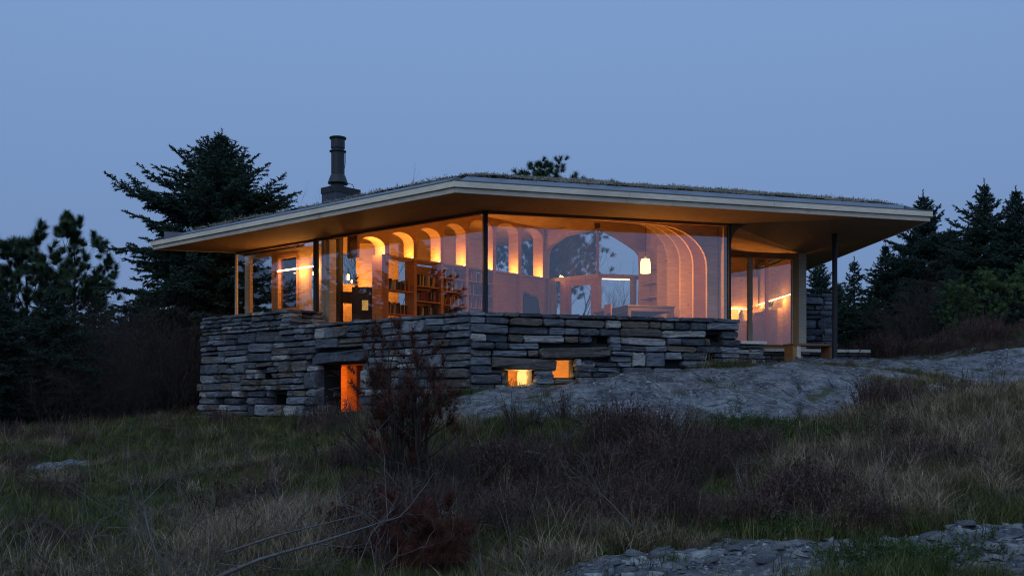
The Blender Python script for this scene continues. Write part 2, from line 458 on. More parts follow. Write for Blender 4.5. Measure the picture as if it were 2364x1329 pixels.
def place_stone(parent, O, u, n, t0, t1, z0, z1, out, depth=.34):
    """one stone: O + u*t, face looking along n (outward); out = how far the face stands proud"""
    w = t1-t0; h = z1-z0
    c = O + u*((t0+t1)/2) + n*(out - depth/2); c.z = (z0+z1)/2
    o = bpy.data.objects.new('stone', rs.choice(STONES)); COL.objects.link(o)
    o.parent = parent; o.location = c - ROOT[parent.name]
    # local -y is the face; local x along the wall
    ux = n.cross(Vector((0,0,1))); sgn = -1 if ux.dot(u) > 0 else 1
    yv = -n; xv = yv.cross(Vector((0,0,1)))
    rot = Matrix((xv, yv, Vector((0,0,1)))).transposed()
    o.rotation_euler = rot.to_euler()
    o.rotation_euler.rotate_axis('Y', R_(rs.uniform(-2.0, 2.0))); o.rotation_euler.rotate_axis('Z', R_(rs.uniform(-2.5, 2.5)))
    flip = rs.choice((-1, 1))
    o.scale = (w, depth, h)
    return o

def stone_face(parent, O, u, n, length, zbase, ztop, courses=(.085, .20), openings=(), special=(), batter=.05, skip=.015, recess=.05, wmin=.2, wmax=.95, blocky=0.0):
    """dry walling with broken courses: bands cut into runs, each run coursed on its own"""
    zb = zbase if not callable(zbase) else min(zbase(t) for t in np.linspace(0, length, 12))
    allop = list(openings) + [s[:4] for s in special]
    def one(x0, x1, z0, z1):
        zm = (z0+z1)/2; gb = zbase((x0+x1)/2) if callable(zbase) else zbase
        if z1 < gb - .02: return
        for (a, b, c, d) in allop:                     # trim against openings
            if min(z1, d)-max(z0, c) > .3*(z1-z0) and min(x1, b)-max(x0, a) > 0:
                if x0 >= a-.02 and x1 <= b+.02: return
                if (a-x0) > (x1-b): x1 = min(x1, a)
                else: x0 = max(x0, b)
        if x1-x0 < .06: return
        q = rs.random(); top = z1 > ztop-.13
        if q < skip and not top: return
        out = batter*(ztop-zm) + rs.uniform(-.05, .04)
        if q < skip+recess and not top: out -= rs.uniform(.05, .18)
        g = rs.uniform(.004, .016)
        place_stone(parent, O, u, n, x0+g, x1-g, z0+rs.uniform(.003, .014), z1-rs.uniform(.0, .012), out)
    def fill(x0, x1, z0, z1, lo, hi, ra=1.3, rb_=5.5):
        x = x0; h = z1-z0
        while x < x1-.01:
            w = min(hi, max(lo, h*rs.uniform(ra, rb_)))
            if x1-x-w < lo*.75: w = x1-x
            if h > .17 and rs.random() < .25:
                k = z0 + h*rs.uniform(.35, .65)
                one(x, x+w, z0, k); 
                if w > .5 and rs.random() < .5: j = x+w*rs.uniform(.35, .65); one(x, j, k, z1); one(j, x+w, k, z1)
                else: one(x, x+w, k, z1)
            else: one(x, x+w, z0, z1)
            x += w
    z = ztop; first = True
    while z > zb + .02:
        bh = rs.uniform(.075, .1) if first else rs.uniform(courses[0]*2.1, courses[1]*2.0)
        if z-bh < zb+.08: bh = z-zb
        t = 0
        while t < length-.01:
            run = rs.uniform(.6, 1.8)
            if length-t-run < .5: run = length-t
            x1 = t+run if t+run < length-.01 else length+rs.uniform(-.02, .03)
            if first: fill(t, x1, z-bh, z, max(wmin, .3), wmax)
            elif blocky and rs.random() < blocky and bh < .42: fill(t, x1, z-bh, z, .22, .62, .9, 2.4)
            else:
                k = max(1, int(round(bh/rs.uniform(*courses)))); cuts = sorted(rs.uniform(.8, 1.2) for _ in range(k)); rs.shuffle(cuts)
                tot = sum(cuts); c = z-bh
                for q in cuts:
                    fill(t, x1, c, c+bh*q/tot, wmin, wmax); c += bh*q/tot
            t += run
        z -= bh; first = False
    for (a, b, c, d) in [s[:4] for s in special]:
        place_stone(parent, O, u, n, a, b, c+.004, d-.004, batter*(ztop-(c+d)/2)+.02, .5)

def core_boxes(mb, O, u, n, length, z0, z1, openings, d0, d1):
    """the dark hearting behind the stones, left open at the openings"""
    ts = sorted({0, length, *[v for o in openings for v in o[:2]]}); ts = [t for t in ts if 0 <= t <= length]
    for a, b in zip(ts[:-1], ts[1:]):
        zs = [z0]; cuts = sorted([(o[2], o[3]) for o in openings if o[0] <= a+1e-6 and o[1] >= b-1e-6])
        cur = z0
        for c, d in cuts + [(z1, z1)]:
            if c - cur > .01:
                o_ = O + u*a - n*d1; o_.z = cur
                mb.ob(o_, u*(b-a), n*(d1-d0), (0, 0, c-cur))
            cur = d

C0 = Vector((-.783, 18.855, 0))
uL = L.copy(); nL = -NL
uR = Vector((4.68+.783, 20.64-18.855, 0)).normalized(); nR = Vector((uR.y, -uR.x, 0))
ZW = 3.283; ZW2 = 3.655

wl = thing('stone_wall', 'long dry stone wall of grey slabs, stepped up at its end, pierced by a lintelled doorway', 'stone wall', tuple(C0 + L*4.5 + Vector((0,0,1.1))))
gl = lambda t: hz((C0+uL*t).x, (C0+uL*t).y) - .06
door_op = (3.04, 4.50, 1.37, 2.395)
opL = [door_op, (6.1, 6.65, 2.08, 2.25), (7.0, 7.35, 1.52, 1.75), (5.5, 6.25, 1.52, 1.75), (2.25, 2.8, 1.85, 2.25)]
lint = [(2.86, 4.72, 2.395, 2.66), (2.8, 4.9, 1.20, 1.37)]
stone_face(wl, C0, uL, nL, 9.12, gl, ZW, courses=(.12, .22), openings=opL, special=lint, batter=.055, wmin=.24, blocky=.3)
# raised end of the wall and its stepped cheek
Or = C0 + uL*5.53
stone_face(wl, Or, uL, nL, 3.59, ZW, ZW2, courses=(.09, .15), skip=0, recess=0, batter=.0)
stone_face(wl, Or + nL*0, NL, -L, 1.0, ZW-.02, ZW2, courses=(.09, .15), skip=0, recess=0, batter=0, wmin=.3)
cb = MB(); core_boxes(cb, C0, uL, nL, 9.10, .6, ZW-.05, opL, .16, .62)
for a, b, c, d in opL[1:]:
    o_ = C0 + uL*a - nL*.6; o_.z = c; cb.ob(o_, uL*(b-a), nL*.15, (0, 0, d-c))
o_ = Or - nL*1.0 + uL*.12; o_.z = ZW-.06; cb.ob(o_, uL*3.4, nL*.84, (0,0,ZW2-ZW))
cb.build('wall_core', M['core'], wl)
# cheeks of the deep doorway
stone_face(wl, C0 + uL*4.50, NL, -L, .62, 1.37, 2.395, courses=(.1, .2), skip=0, recess=0, batter=0, wmin=.2)
stone_face(wl, C0 + uL*3.04 + NL*.62, -NL, L, .62, 1.37, 2.395, courses=(.1, .2), skip=0, recess=0, batter=0, wmin=.2)

wr = thing('stone_wall', 'stone wall of long grey slabs with two small glowing gaps, above the rock slab', 'stone wall', tuple(C0 + uR*2.8 + Vector((0,0,1.9))))
gr = lambda t: hz((C0+uR*t).x, (C0+uR*t).y) - .08
def tR(px):
    k = (px-CX)/F; return (C0.x - k*C0.y)/(k*uR.y - uR.x)
LR = tR(1708)
o1 = (tR(1166), tR(1234), 1.78, 2.19); o2 = (tR(1280), tR(1330), 2.05, 2.39)
o3 = (tR(1385), tR(1408), 2.72, 2.86); o4 = (tR(1640), tR(1668), 2.80, 2.95); o5 = (tR(1632), tR(1650), 2.42, 2.56)
sp = [(tR(1135), tR(1286), 2.19, 2.42), (tR(1245), tR(1410), 2.42, 2.64)]
opR = [o1, o2, o3, o4, o5]
stone_face(wr, C0, uR, nR, LR, gr, ZW, courses=(.11, .18), openings=opR, special=sp, batter=.04, skip=.01, recess=.02, wmin=.3, wmax=1.25, blocky=.08)
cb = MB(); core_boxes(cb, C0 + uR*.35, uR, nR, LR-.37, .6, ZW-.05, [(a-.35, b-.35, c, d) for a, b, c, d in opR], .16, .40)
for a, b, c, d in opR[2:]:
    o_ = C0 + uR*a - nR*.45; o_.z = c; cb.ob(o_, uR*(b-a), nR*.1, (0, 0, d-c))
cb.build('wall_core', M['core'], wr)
for (a, b, c, d) in (o1, o2):
    stone_face(wr, C0 + uR*a + NR*.36, -NR, RR, .34, c, d, courses=(.1,.18), skip=0, recess=0, batter=0)
    stone_face(wr, C0 + uR*b, NR, -RR, .34, c, d, courses=(.1,.18), skip=0, recess=0, batter=0)

# low end with a plank cap
Y1 = 20.9; A1 = Vector((xat(1709, Y1), Y1, 0)); B1 = Vector((xat(1764, Y1+.15), Y1+.15, 0)); u1 = (B1-A1).normalized()
ws = thing('stone_wall', 'low stub of stone wall with a pale plank cap at the terrace step', 'stone wall', (A1.x+.25, A1.y+.2, 2.3))
n1 = Vector((u1.y, -u1.x, 0)); l1 = (B1-A1).length
stone_face(ws, A1 - u1*.1, u1, n1, l1+.1, lambda t: 2.28, 2.775, courses=(.08, .2), skip=0, recess=0, batter=.03)
stone_face(ws, B1 - n1*0, -n1, u1, .6, 2.3, 2.775, courses=(.08, .2), skip=0, recess=0, batter=0)
mb = MB(); o_ = A1 - n1*.6; o_.z = 2.2; mb.ob(o_, u1*(l1-.05), n1*.5, (0,0,.56)); mb.build('wall_core', M['core'], ws)
mb = MB(); o_ = A1 - u1*.02 - n1*.6; o_.z = 2.778; mb.ob(o_, u1*(l1+.06), n1*.66, (0,0,.062)); mb.build('cap_plank', M['slab'], ws, bevel=.006)

# long low plinth with plank under the terrace door
A2 = Vector((xat(1762, 24.3), 24.3, 0)); B2 = Vector((xat(2005, 25.0), 25.0, 0)); u2 = (B2-A2).normalized(); n2 = Vector((u2.y, -u2.x, 0)); l2 = (B2-A2).length
zc2 = zat(808, 24.6)
wp = thing('stone_wall', 'low terrace wall of small stones topped by a long pale plank seat', 'stone wall', ((A2.x+B2.x)/2, (A2.y+B2.y)/2, 2.5))
stone_face(wp, A2, u2, n2, l2, lambda t: 2.5, zc2-.05, courses=(.07, .13), skip=0, recess=0, batter=.0)
mb = MB(); o_ = A2 - n2*.5; o_.z = 2.4; mb.ob(o_, u2*(l2-.06), n2*.4, (0,0,zc2-.46-2.4+.38)); mb.build('wall_core', M['core'], wp)
mb = MB(); o_ = A2 - n2*.5; o_.z = zc2-.048; mb.ob(o_, u2*(l2+.02), n2*.56, (0,0,.075)); mb.build('cap_plank', M['slab'], wp, bevel=.006)

# tall pier beyond the terrace
A3 = Vector((xat(1855, 27.6), 27.6, 0)); B3 = Vector((xat(1925, 27.8), 27.8, 0)); u3 = (B3-A3).normalized(); n3 = Vector((u3.y, -u3.x, 0)); l3 = (B3-A3).length
wq = thing('stone_wall', 'tall narrow stone pier standing behind the steel terrace post', 'stone wall', (A3.x+.4, A3.y+.2, 2.5))
stone_face(wq, A3, u3, n3, l3, lambda t: 2.5, zat(677, 27.7), courses=(.1, .22), skip=0, recess=.03, batter=.0, wmax=.6)
stone_face(wq, B3, -n3, u3, .6, lambda t: 2.5, zat(677, 27.7), courses=(.1, .22), skip=0, recess=0, batter=.0, wmax=.6)
mb = MB(); o_ = A3 - n3*.6; o_.z = 2.4; mb.ob(o_, u3*(l3-.12), n3*.5, (0,0,zat(677, 27.7)-2.45)); mb.build('wall_core', M['core'], wq)

# ------------------------------------------------------------------ the house
ZS, ZF = 5.36, 3.0                                   # soffit / glass head, living room floor
HL = Vector((P0.x, P0.y+4, 2.9))
house = thing('house', 'low timber house with wide pale eaves, glass corner and glowing wooden interior', 'house', tuple(HL))
def v3(p, z): return Vector((p.x, p.y, z))
def PL(t, d, z): return v3(P0 + L*t + NL*d, z)
def PR(t, d, z): return v3(P0 + RR*t + NR*d, z)

E0 = Vector((-1.03, 18.18, 0)); EL = Vector((-8.94, 25.1, 0)); ER = Vector((8.752, 21.11, 0)); EB = Vector((8.42, 31.0, 0))
EK = [Vector((x, y, 0)) for x, y in ((4.2, 30.7), (3.9, 28.5), (2.38, 28.0), (1.25, 29.3), (.2, 31.5))]; EM = Vector((-1.4, 32.0, 0)); EN = Vector((-6.3, 26.6, 0)); EO = Vector((-6.98, 25.66, 0))
OUT = [E0, ER, EB] + EK + [EM, EN, EO, EL]; NO = len(OUT)
def dist_in(p, a, b):
    d = (b-a).normalized(); return (p-a).dot(Vector((-d.y, d.x, 0)))
def roof_z(p):
    d = min(dist_in(p, E0, ER), dist_in(p, EL, E0), dist_in(p, ER, EB)*1.0)
    return ZS + .30 + .243*min(max(d, 0), 4.4) 

# soffit boards
soff = [[EL, E0, P0, PL(8.575, 0, 0)], [E0, ER + (E0-ER)*.42, G, P0], [ER + (E0-ER)*.42, ER, H + Vector((.26,.1,0)), H, G], [ER, EB, Vector((7.5,31,0)), H + Vector((0,.1,0)), H + Vector((.26,.1,0))], [EL, PL(8.575,0,0), EO]]
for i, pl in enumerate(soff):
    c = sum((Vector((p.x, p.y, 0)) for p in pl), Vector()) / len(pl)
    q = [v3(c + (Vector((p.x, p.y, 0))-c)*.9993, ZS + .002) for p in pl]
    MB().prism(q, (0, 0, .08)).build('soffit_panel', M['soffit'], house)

# roof deck (turf-covered body)
def ring(inset, z):
    out_ = []
    k = len(OUT)
    for i in range(k):
        a, b, c = OUT[i-1], OUT[i], OUT[(i+1) % k]
        d1 = (b-a).normalized(); d2 = (c-b).normalized()
        n1_ = Vector((-d1.y, d1.x, 0)); n2_ = Vector((-d2.y, d2.x, 0))
        bs = (n1_+n2_).normalized(); s_ = inset/max(.3, bs.dot(n1_))
        out_.append(v3(b + bs*s_, z))
    return out_
def inside(p, poly):
    c = False; k = len(poly)
    for i in range(k):
        a, b = poly[i], poly[(i+1) % k]
        if (a.y > p.y) != (b.y > p.y) and p.x < (b.x-a.x)*(p.y-a.y)/(b.y-a.y) + a.x: c = not c
    return c

mb = MB(); ra, rb_ = ring(.10, ZS+.085), ring(1.35, ZS+.085)
for i in (0, 1, NO-2, NO-1):
    j = (i+1) % NO; mb.prism([ra[i], ra[j], rb_[j], rb_[i]], (0, 0, .10))
roof = mb.build('roof', M['zinc'], house)
# two stepped fascia boards: the upper one proud of the lower, in board lengths
def fascia(a, b, n_boards, outset, z0, z1, mat_, seed):
    r = random.Random(seed); d = (b-a); n_ = Vector((d.y, -d.x, 0)).normalized()
    cuts = [0] + sorted([(i+r.uniform(-.2, .2))/n_boards for i in range(1, n_boards)]) + [1]
    for c0, c1 in zip(cuts[:-1], cuts[1:]):
        o_ = a + d*c0 + n_*(outset-.045) + d.normalized()*.002; o_.z = z0
        MB().ob(o_, d*(c1-c0) - d.normalized()*.004, n_*.045, (0, 0, z1-z0)).build('fascia_board', mat_, roof, bevel=.004)
up = ring(-.02, 0)
for i, (a, b, nb) in enumerate([(E0, ER, 3), (EL, E0, 3), (ER, EB, 2), (EO, EL, 1)]):
    dd = (b-a).normalized()
    fascia(a + dd*.002, b - dd*.002, nb, .0, ZS-.010, ZS+.083, M['fascia2'], 40+i)
    fascia(a - dd*(.02 if i < 3 else 0), b + dd*.02, nb, .045, ZS+.086, ZS+.190, M['fascia'], 50+i)
# metal edging above the boards and the upstand holding the turf
for a, b in ((E0, ER), (EL, E0), (ER, EB), (EO, EL)):
    d = (b-a).normalized(); n_ = Vector((d.y, -d.x, 0))
    q0 = v3(a + n_*.05, ZS+.192); ln = (b-a).length
    MB().ob(q0, d*ln, -n_*.16, (0, 0, .018)).build('drip_flashing', M['zinc'], roof)
    p = [a - n_*.06, a - n_*.30]
    s0 = [v3(a - n_*.09 + d*.06, ZS+.212), v3(a - n_*.40 + d*.32, ZS+.385), v3(a - n_*.46 + d*.36, ZS+.385), v3(a - n_*.46+ d*.36, ZS+.212)]
    MB().prism(s0, d*(ln-.66)).build('edge_flashing', M['zinc'], roof)
MB().ob(v3(EL + (E0-EL).normalized()*.25 , ZS+.212), (E0-EL).normalized()*.28, NL*.06, (0,0,.06)).build('edge_clamp', M['black'], roof)

# turf sheet
def turf():
    xs = np.arange(-9.2, 9.0, .16); ys = np.arange(18.0, 36.2, .16)
    V = []; ok = {}
    inner = ring(.46, 0)
    for j, y in enumerate(ys):
        for i, x in enumerate(xs):
            p = Vector((x, y, 0))
            if inside(p, inner) :
                ok[(i, j)] = len(V)
                V.append((x, y, roof_z(p) + .02 + .08*float(fbm(np.array([x*1.7]), np.array([y*1.7]), 3, 7)[0])))
    Fc = [(ok[(i,j)], ok[(i+1,j)], ok[(i+1,j+1)], ok[(i,j+1)]) for (i, j) in ok if (i+1,j) in ok and (i,j+1) in ok and (i+1,j+1) in ok]
    V = np.array(V); off = np.array(ROOT['house'])
    m, t, b, o = newmat('sedum_turf')
    n = noise(t, 9, 6, rough=.7); n2_ = noise(t, 30, 3)
    c = mix_col(t, (.14,.125,.09), (.32,.30,.24), ramp(t, n, .35, .65)); c = mix_col(t, c, (.48,.47,.41), ramp(t, n2_, .55, .75))
    t.links.new(c, b.inputs['Base Color']); b.inputs['Roughness'].default_value = .95; bump(t, b, n2_, 1.0, .05)
    o_ = np_mesh('turf', V - off, np.array(Fc), m, roof)
    M['turf'] = m
    return V
turfV = turf()

# posts
mb = MB()
def post(p, z0, z1, r=.055, nm='steel_post'):
    MB().tube([v3(p, z0), v3(p, z1)], r, 14).build(nm, M['steel'], house, smooth=False)
# corner mullion, jambs (box sections standing on the wall)
def mull(p, ux, wdt, dep, z0, z1, mat_, nm='mullion'):
    ux = ux.normalized(); n_ = Vector((-ux.y, ux.x, 0))
    o_ = v3(p - ux*wdt/2 - n_*dep/2, z0); return MB().ob(o_, ux*wdt, n_*dep, (0, 0, z1-z0)).build(nm, mat_, house, bevel=.004)
mull(P0, RR, .088, .10, ZF, ZS, M['steel'], 'corner_post')
mull(PL(5.34, 0, 0), L, .10, .09, ZF, ZS, M['steel'], 'steel_post')
mull(PR(5.36, 0, 0), RR, .05, .10, ZF, ZS, M['steel'], 'steel_post')
mull(PL(8.56, 0, 0), L, .05, .07, ZF, ZS, M['pale'], 'end_post')
pp = Vector((xat(1927, 22.75), 22.75, 0)); post(pp, 2.45, ZS, .058)

# glass panes
def pane(a, b, z0, z1, th=.02, mat_=None, nm='window_pane', par=None):
    d = b-a; n_ = Vector((-d.y, d.x, 0)).normalized()
    return MB().ob(v3(a, z0), d, n_*.001, (0, 0, z1-z0)).build(nm, mat_ or M['glass'], par or house)
def sheet_pane(a, b, z0, z1, mat_=None, nm='window_pane', par=None):
    mb = MB(); mb.v = [v3(a, z0), v3(b, z0), v3(b, z1), v3(a, z1)]; mb.f = [(0,1,2,3)]; mb.m = [0]
    return mb.build(nm, mat_ or M['glass'], par or house)
sheet_pane(PL(.05,0,0), PL(5.29,0,0), ZF, ZS-.03)
sheet_pane(PL(5.39,0,0), PL(8.53,0,0), ZF, ZS-.03)
sheet_pane(PR(.05,0,0), PR(5.33,0,0), ZF, ZS-.03)
# dark head rails and pale sills
for a, b in ((PL(.05,0,0), PL(5.29,0,0)), (PL(5.39,0,0), PL(8.53,0,0)), (PR(.05,0,0), PR(5.33,0,0))):
    d = (b-a); n_ = NL if d.dot(L) > 0 else NR
    MB().ob(v3(a - n_*.03, ZS-.05), d, n_*.07, (0,0,.05)).build('head_rail', M['brown'], house)
    MB().ob(v3(a - n_*.05, ZW-.035), d, n_*.10, (0,0,.035)).build('window_sill', M['fascia2'], house)
# pale trim at the step of the wall
q = PL(5.41, -.06, 0)
MB().ob(v3(q, ZW-.1), L*.05, -NL*.05, (0,0,ZW2-ZW+.1)).build('sill_trim', M['fascia'], house)
MB().ob(v3(q, ZW2+.001), L*.75, -NL*.05, (0,0,.03)).build('sill_trim', M['fascia'], house)

# floor, ceiling
fl = [P0, G, G + NR*3.75, H - RR*2.75, H, Vector((7.0,30,0)), Vector((4.0,30,0)), Vector((3.7,27.9,0)), Vector((2.35,27.55,0)), Vector((1.05,28.7,0)), Vector((-.5,31,0)), Vector((-5.8,26.6,0)), PL(8.5,0,0)]
MB().prism([v3(p, ZF-.25) for p in fl], (0,0,.25)).build('floor', M['clt_h'], house)
def ceil_z(p):
    d = min((p-P0).dot(NL), (p-P0).dot(NR), (p-G).dot(NH))
    return ZS + .24*min(max(d, 0), 4.4)
def ceiling():
    A_ = PL(8.575,0,0); A_.z = 0
    poly = [P0, G, H, Vector((7.4,30.6,0)), Vector((4.3,30.4,0)), Vector((3.95,28.2,0)), Vector((2.36,27.75,0)), Vector((1.15,28.95,0)), Vector((.1,31.2,0)), Vector((-1.3,31.7,0)), Vector((-6.1,26.6,0)), A_]
    N = 46; V = []; Fc = []
    xs = np.arange(-7.2, 7.4, .17); ys = np.arange(19.9, 34.6, .17); ok = {}
    # clip the fine grid cells to the outline
    import bmesh
    bm = bmesh.new()
    vs = [bm.verts.new((p.x, p.y, 0)) for p in poly]; bm.faces.new(vs); bmesh.ops.triangulate(bm, faces=bm.faces[:])
    for x in np.arange(-7.0, 7.4, .35):
        bmesh.ops.bisect_plane(bm, geom=bm.verts[:]+bm.edges[:]+bm.faces[:], plane_co=(x,0,0), plane_no=(1,0,0))
    for y in np.arange(20.2, 34.6, .35):
        bmesh.ops.bisect_plane(bm, geom=bm.verts[:]+bm.edges[:]+bm.faces[:], plane_co=(0,y,0), plane_no=(0,1,0))
    # fold lines
    for a, n_ in ((P0, (NL-NR)), (G, (NR-NH)), (P0, (NL-NH))):
        pass
    bmesh.ops.bisect_plane(bm, geom=bm.verts[:]+bm.edges[:]+bm.faces[:], plane_co=P0, plane_no=(NL-NR))
    bmesh.ops.bisect_plane(bm, geom=bm.verts[:]+bm.edges[:]+bm.faces[:], plane_co=G, plane_no=(NR-NH))
    for v in bm.verts:
        z = ceil_z(Vector((v.co.x, v.co.y, 0))); v.co.z = z; v.co -= ROOT['house']
    r = bmesh.ops.extrude_face_region(bm, geom=bm.faces[:])
    for g in r['geom']:
        if isinstance(g, bmesh.types.BMVert): g.co.z += .12
    me = bpy.data.meshes.new('ceiling'); bm.to_mesh(me); bm.free(); me.materials.append(M['clt'])
    link('ceiling', me, None, house)
ceiling()

# ---- arched wall over the bookcase (front face along Wp(s), thickness .35 behind)
W0 = Vector((-2.95, 23.85, 0)); ww = NL; wn = Vector((NL.y, -NL.x, 0))      # wn points to the living room
def Wp(s, n_, z): return v3(W0 + ww*s + wn*n_, z)
ZL = 5.05
SK = [-.92, 0, .92, 1.84, 2.75, 3.79, 4.82, 5.87]
TH = .35
def arch_panel(s0, s1, zb, name, pier=.07, thick=TH, zlow=None):
    """one bay: a timber panel with an arched opening, from zb up to the ceiling"""
    zc = lambda s: ceil_z(Wp(s, 0, 0)) - .004
    a, b = s0+pier, s1-pier*.9
    zt = min(zc(a), zc(b), zc((a+b)/2)) - .05
    hw = (b-a)/2; cm = (a+b)/2; zs = zt - hw*.62
    if zs < zb+.1: zs = zb+.1
    arc = [(a, zb)] + [(cm - hw*math.cos(t), zs + (zt-zs)*math.sin(t)**.8) for t in np.linspace(0, math.pi, 15)] + [(b, zb)]
    outer = []
    for (s, z) in arc:
        if z <= zb+1e-6: outer.append((s0 if s < cm else s1, zb))
        else:
            f = (s-a)/(b-a); so = s0 + (s1-s0)*f
            outer.append((so, None))
    mb = MB(); k = len(arc); n0 = 0
    for q_ in (0, -thick):
        for (s, z) in arc: mb.v.append(Wp(s, q_, z))
        for i, (s, z) in enumerate(outer):
            if i == 0 or i == k-1: mb.v.append(Wp(s, q_, zb))
            elif i == 1 or i == k-2: mb.v.append(Wp(s0 if i == 1 else s1, q_, zc(s0 if i == 1 else s1)))
            else: mb.v.append(Wp(s, q_, zc(s)))
    for i in range(k-1):
        mb.f.append((i, i+1, k+i+1, k+i)); mb.f.append((2*k+i+1, 2*k+i, 3*k+i, 3*k+i+1))
        mb.f.append((i+1, i, 2*k+i, 2*k+i+1)); mb.m += [0]*3
    return mb.build(name, M['clt'], house)
for i in range(len(SK)-1):
    arch_panel(SK[i]+.002, SK[i+1]-.002, ZL + .002 if i > 0 else 4.9, 'arch_panel')
# door-high jamb where the arcade meets the glass side
MB().ob(Wp(-.16, -TH, ZF), ww*.14, wn*TH, (0,0,ZL-ZF)).build('jamb', M['oak'], house)
MB().ob(PL(4.93, .06, ZF), L*.13, NL*.20, (0,0,ZS-ZF-.02)).build('jamb', M['pale'], house)
MB().ob(PL(5.13, .06, ZF), L*.09, NL*.12, (0,0,ZS-ZF-.02)).build('jamb', M['pale'], house)
# ledge and its lights
MB().ob(Wp(0, -TH, ZL-.045), ww*5.95, wn*(TH+.03), (0,0,.045)).build('ledge', M['clt_h'], house)
lampcol = WARM
def area(parent, name, loc, rot, sx_, sy_, en, col=WARM):
    d = bpy.data.lights.new(name, 'AREA'); d.shape = 'RECTANGLE'; d.size = sx_; d.size_y = sy_; d.energy = en; d.color = col
    o = bpy.data.objects.new(name, d); COL.objects.link(o); o.parent = parent
    o.location = Vector(loc) - ROOT[parent.name]; o.rotation_euler = rot; return o
def point(parent, name, loc, en, r=.05, col=WARM):
    d = bpy.data.lights.new(name, 'POINT'); d.energy = en; d.color = col; d.shadow_soft_size = r
    o = bpy.data.objects.new(name, d); COL.objects.link(o); o.parent = parent
    o.location = Vector(loc) - ROOT[parent.name]; return o
ordn = ['over the first bookcase bay by the fireplace', 'over the second bookcase bay', 'over the third bookcase bay', 'over the fourth bookcase bay behind the corner post', 'over the last bookcase bay', 'over the tall panelled bay past the books', 'over the coats, by the far windows']
angw = math.atan2(ww.y, ww.x)
for i, s in enumerate(SK[1:]):
    lt = thing('ledge_light', 'small warm uplight on the wooden ledge ' + ordn[i], 'light', tuple(Wp(s-.12, -.03, ZL)), group='uplights along the bookcase ledge')
    MB().ob(Wp(s-.10, -.05, ZL+.001), ww*.026, wn*.045, (0,0,.012)).build('base', M['black'], lt)
    MB().ob(Wp(s-.098, -.047, ZL+.013), ww*.02, wn*.035, (0,0,.02)).build('lamp_head', M['ledge'], lt)
    point(lt, 'lamp_light', Wp(s-.33, -.12, ZL+.10), 19.0, .06)

# ---- bookcase below the ledge
bc = thing('bookcase', 'built-in wooden bookcase full of books below the arches', 'bookcase', tuple(Wp(1.8, -.15, ZF)))
for s in SK[1:6]:
    MB().ob(Wp(s-.045, -TH+.02, ZF), ww*.09, wn*(TH-.02), (0,0,ZL-.046-ZF)).build('upright', M['shelf'], bc)
MB().ob(Wp(.9, -TH, ZF), ww*2.9, wn*.018, (0,0,1.95)).build('back_panel', M['shelf'], bc)
bcol = {'dark brown': (0.112, 0.061, 0.041), 'tan': (0.52, 0.35, 0.18), 'cream': (0.6, 0.6, 0.52), 'dark green': (0.053, 0.095, 0.061), 'dark red': (0.316, 0.044, 0.035), 'black': (0.035, 0.034, 0.034), 'grey': (0.282, 0.265, 0.248)}
def book_mesh(nm):
    m_ = simple('book_cover_'+nm.replace(' ', '_'), bcol[nm], .6, .2, 20)
    mb = MB()
    mb.box(0,1,0,.06,0,1); mb.box(0,.09,.06,1,0,1); mb.box(.91,1,.06,1,0,1); mb.box(.10,.90,.061,.97,.02,.975,1)
    me = bpy.data.meshes.new('book'); me.from_pydata([tuple(p) for p in mb.v], [], mb.f)
    me.materials.append(m_); me.materials.append(M['paper']); me.polygons.foreach_set('material_index', mb.m); me.update(); return me
M['paper'] = simple('book_paper', (.55,.48,.36), .9, .1, 30)
BK = {k: book_mesh(k) for k in bcol}
names = list(bcol)
rb = random.Random(4)
shelfz = {0: [4.25, 3.68], 1: [4.42, 4.05, 3.68], 2: [4.70, 4.36, 4.02, 3.68], 3: [4.70, 4.36, 4.02, 3.68], 4: [4.70, 4.36, 4.02, 3.68]}
bayn = ['first', 'second', 'third', 'fourth', 'fifth']
for b in range(4 + 1):
    s0, s1 = (SK[b+1]+.047, SK[b+2]-.047) if b < 4 else (SK[5]+.047, SK[5]+.5)
    if b == 4: continue
    for z in shelfz[b] + [3.34]:
        MB().ob(Wp(s0, -TH+.02, z-.025), ww*(s1-s0), wn*(TH-.03), (0,0,.025)).build('shelf', M['shelf'], bc)
    for zi, z in enumerate(shelfz[b]):
        s = s0 + rb.uniform(.0, .06); end = s1 - rb.uniform(0, .12)
        if b == 0 and zi == 0: pass
        lean = 0
        while s < end - .05:
            w = rb.uniform(.022, .052); hh = rb.uniform(.19, .285); dp = rb.uniform(.15, .21)
            if rb.random() < .04: s += rb.uniform(.03, .09); continue
            nm = rb.choices(names, [3, 3, 2, 2, 1, 2, 2])[0]
            o = bpy.data.objects.new('book', BK[nm]); COL.objects.link(o)
            # local x along the shelf, local y into the shelf
            xv = ww; yv = -wn
            ln = R_(rb.choice([0,0,0,0,4,7,11,-3]))
            rot = Matrix((xv, yv, Vector((0,0,1)))).transposed().to_4x4() @ Matrix.Rotation(ln, 4, 'Y')
            o.matrix_world = Matrix.Translation(Wp(s, -.06 - rb.uniform(0, .03), z + .001 + max(0, math.sin(-ln)*0))) @ rot @ Matrix.Diagonal((w, dp, hh, 1))
            how = 'leaning' if abs(ln) > .05 else 'standing'; shn = ('top', 'second', 'third', 'lowest filled')[zi if len(shelfz[b]) > 2 else zi*2]
            tag(o, '%s book %s on the %s shelf in the %s bay of the bookcase' % (nm, how, shn, bayn[b]), 'book', '%s %s books on the %s shelf of the %s bay' % (nm, how, shn, bayn[b]))
            s += w + .003 + abs(math.sin(ln))*hh*.35
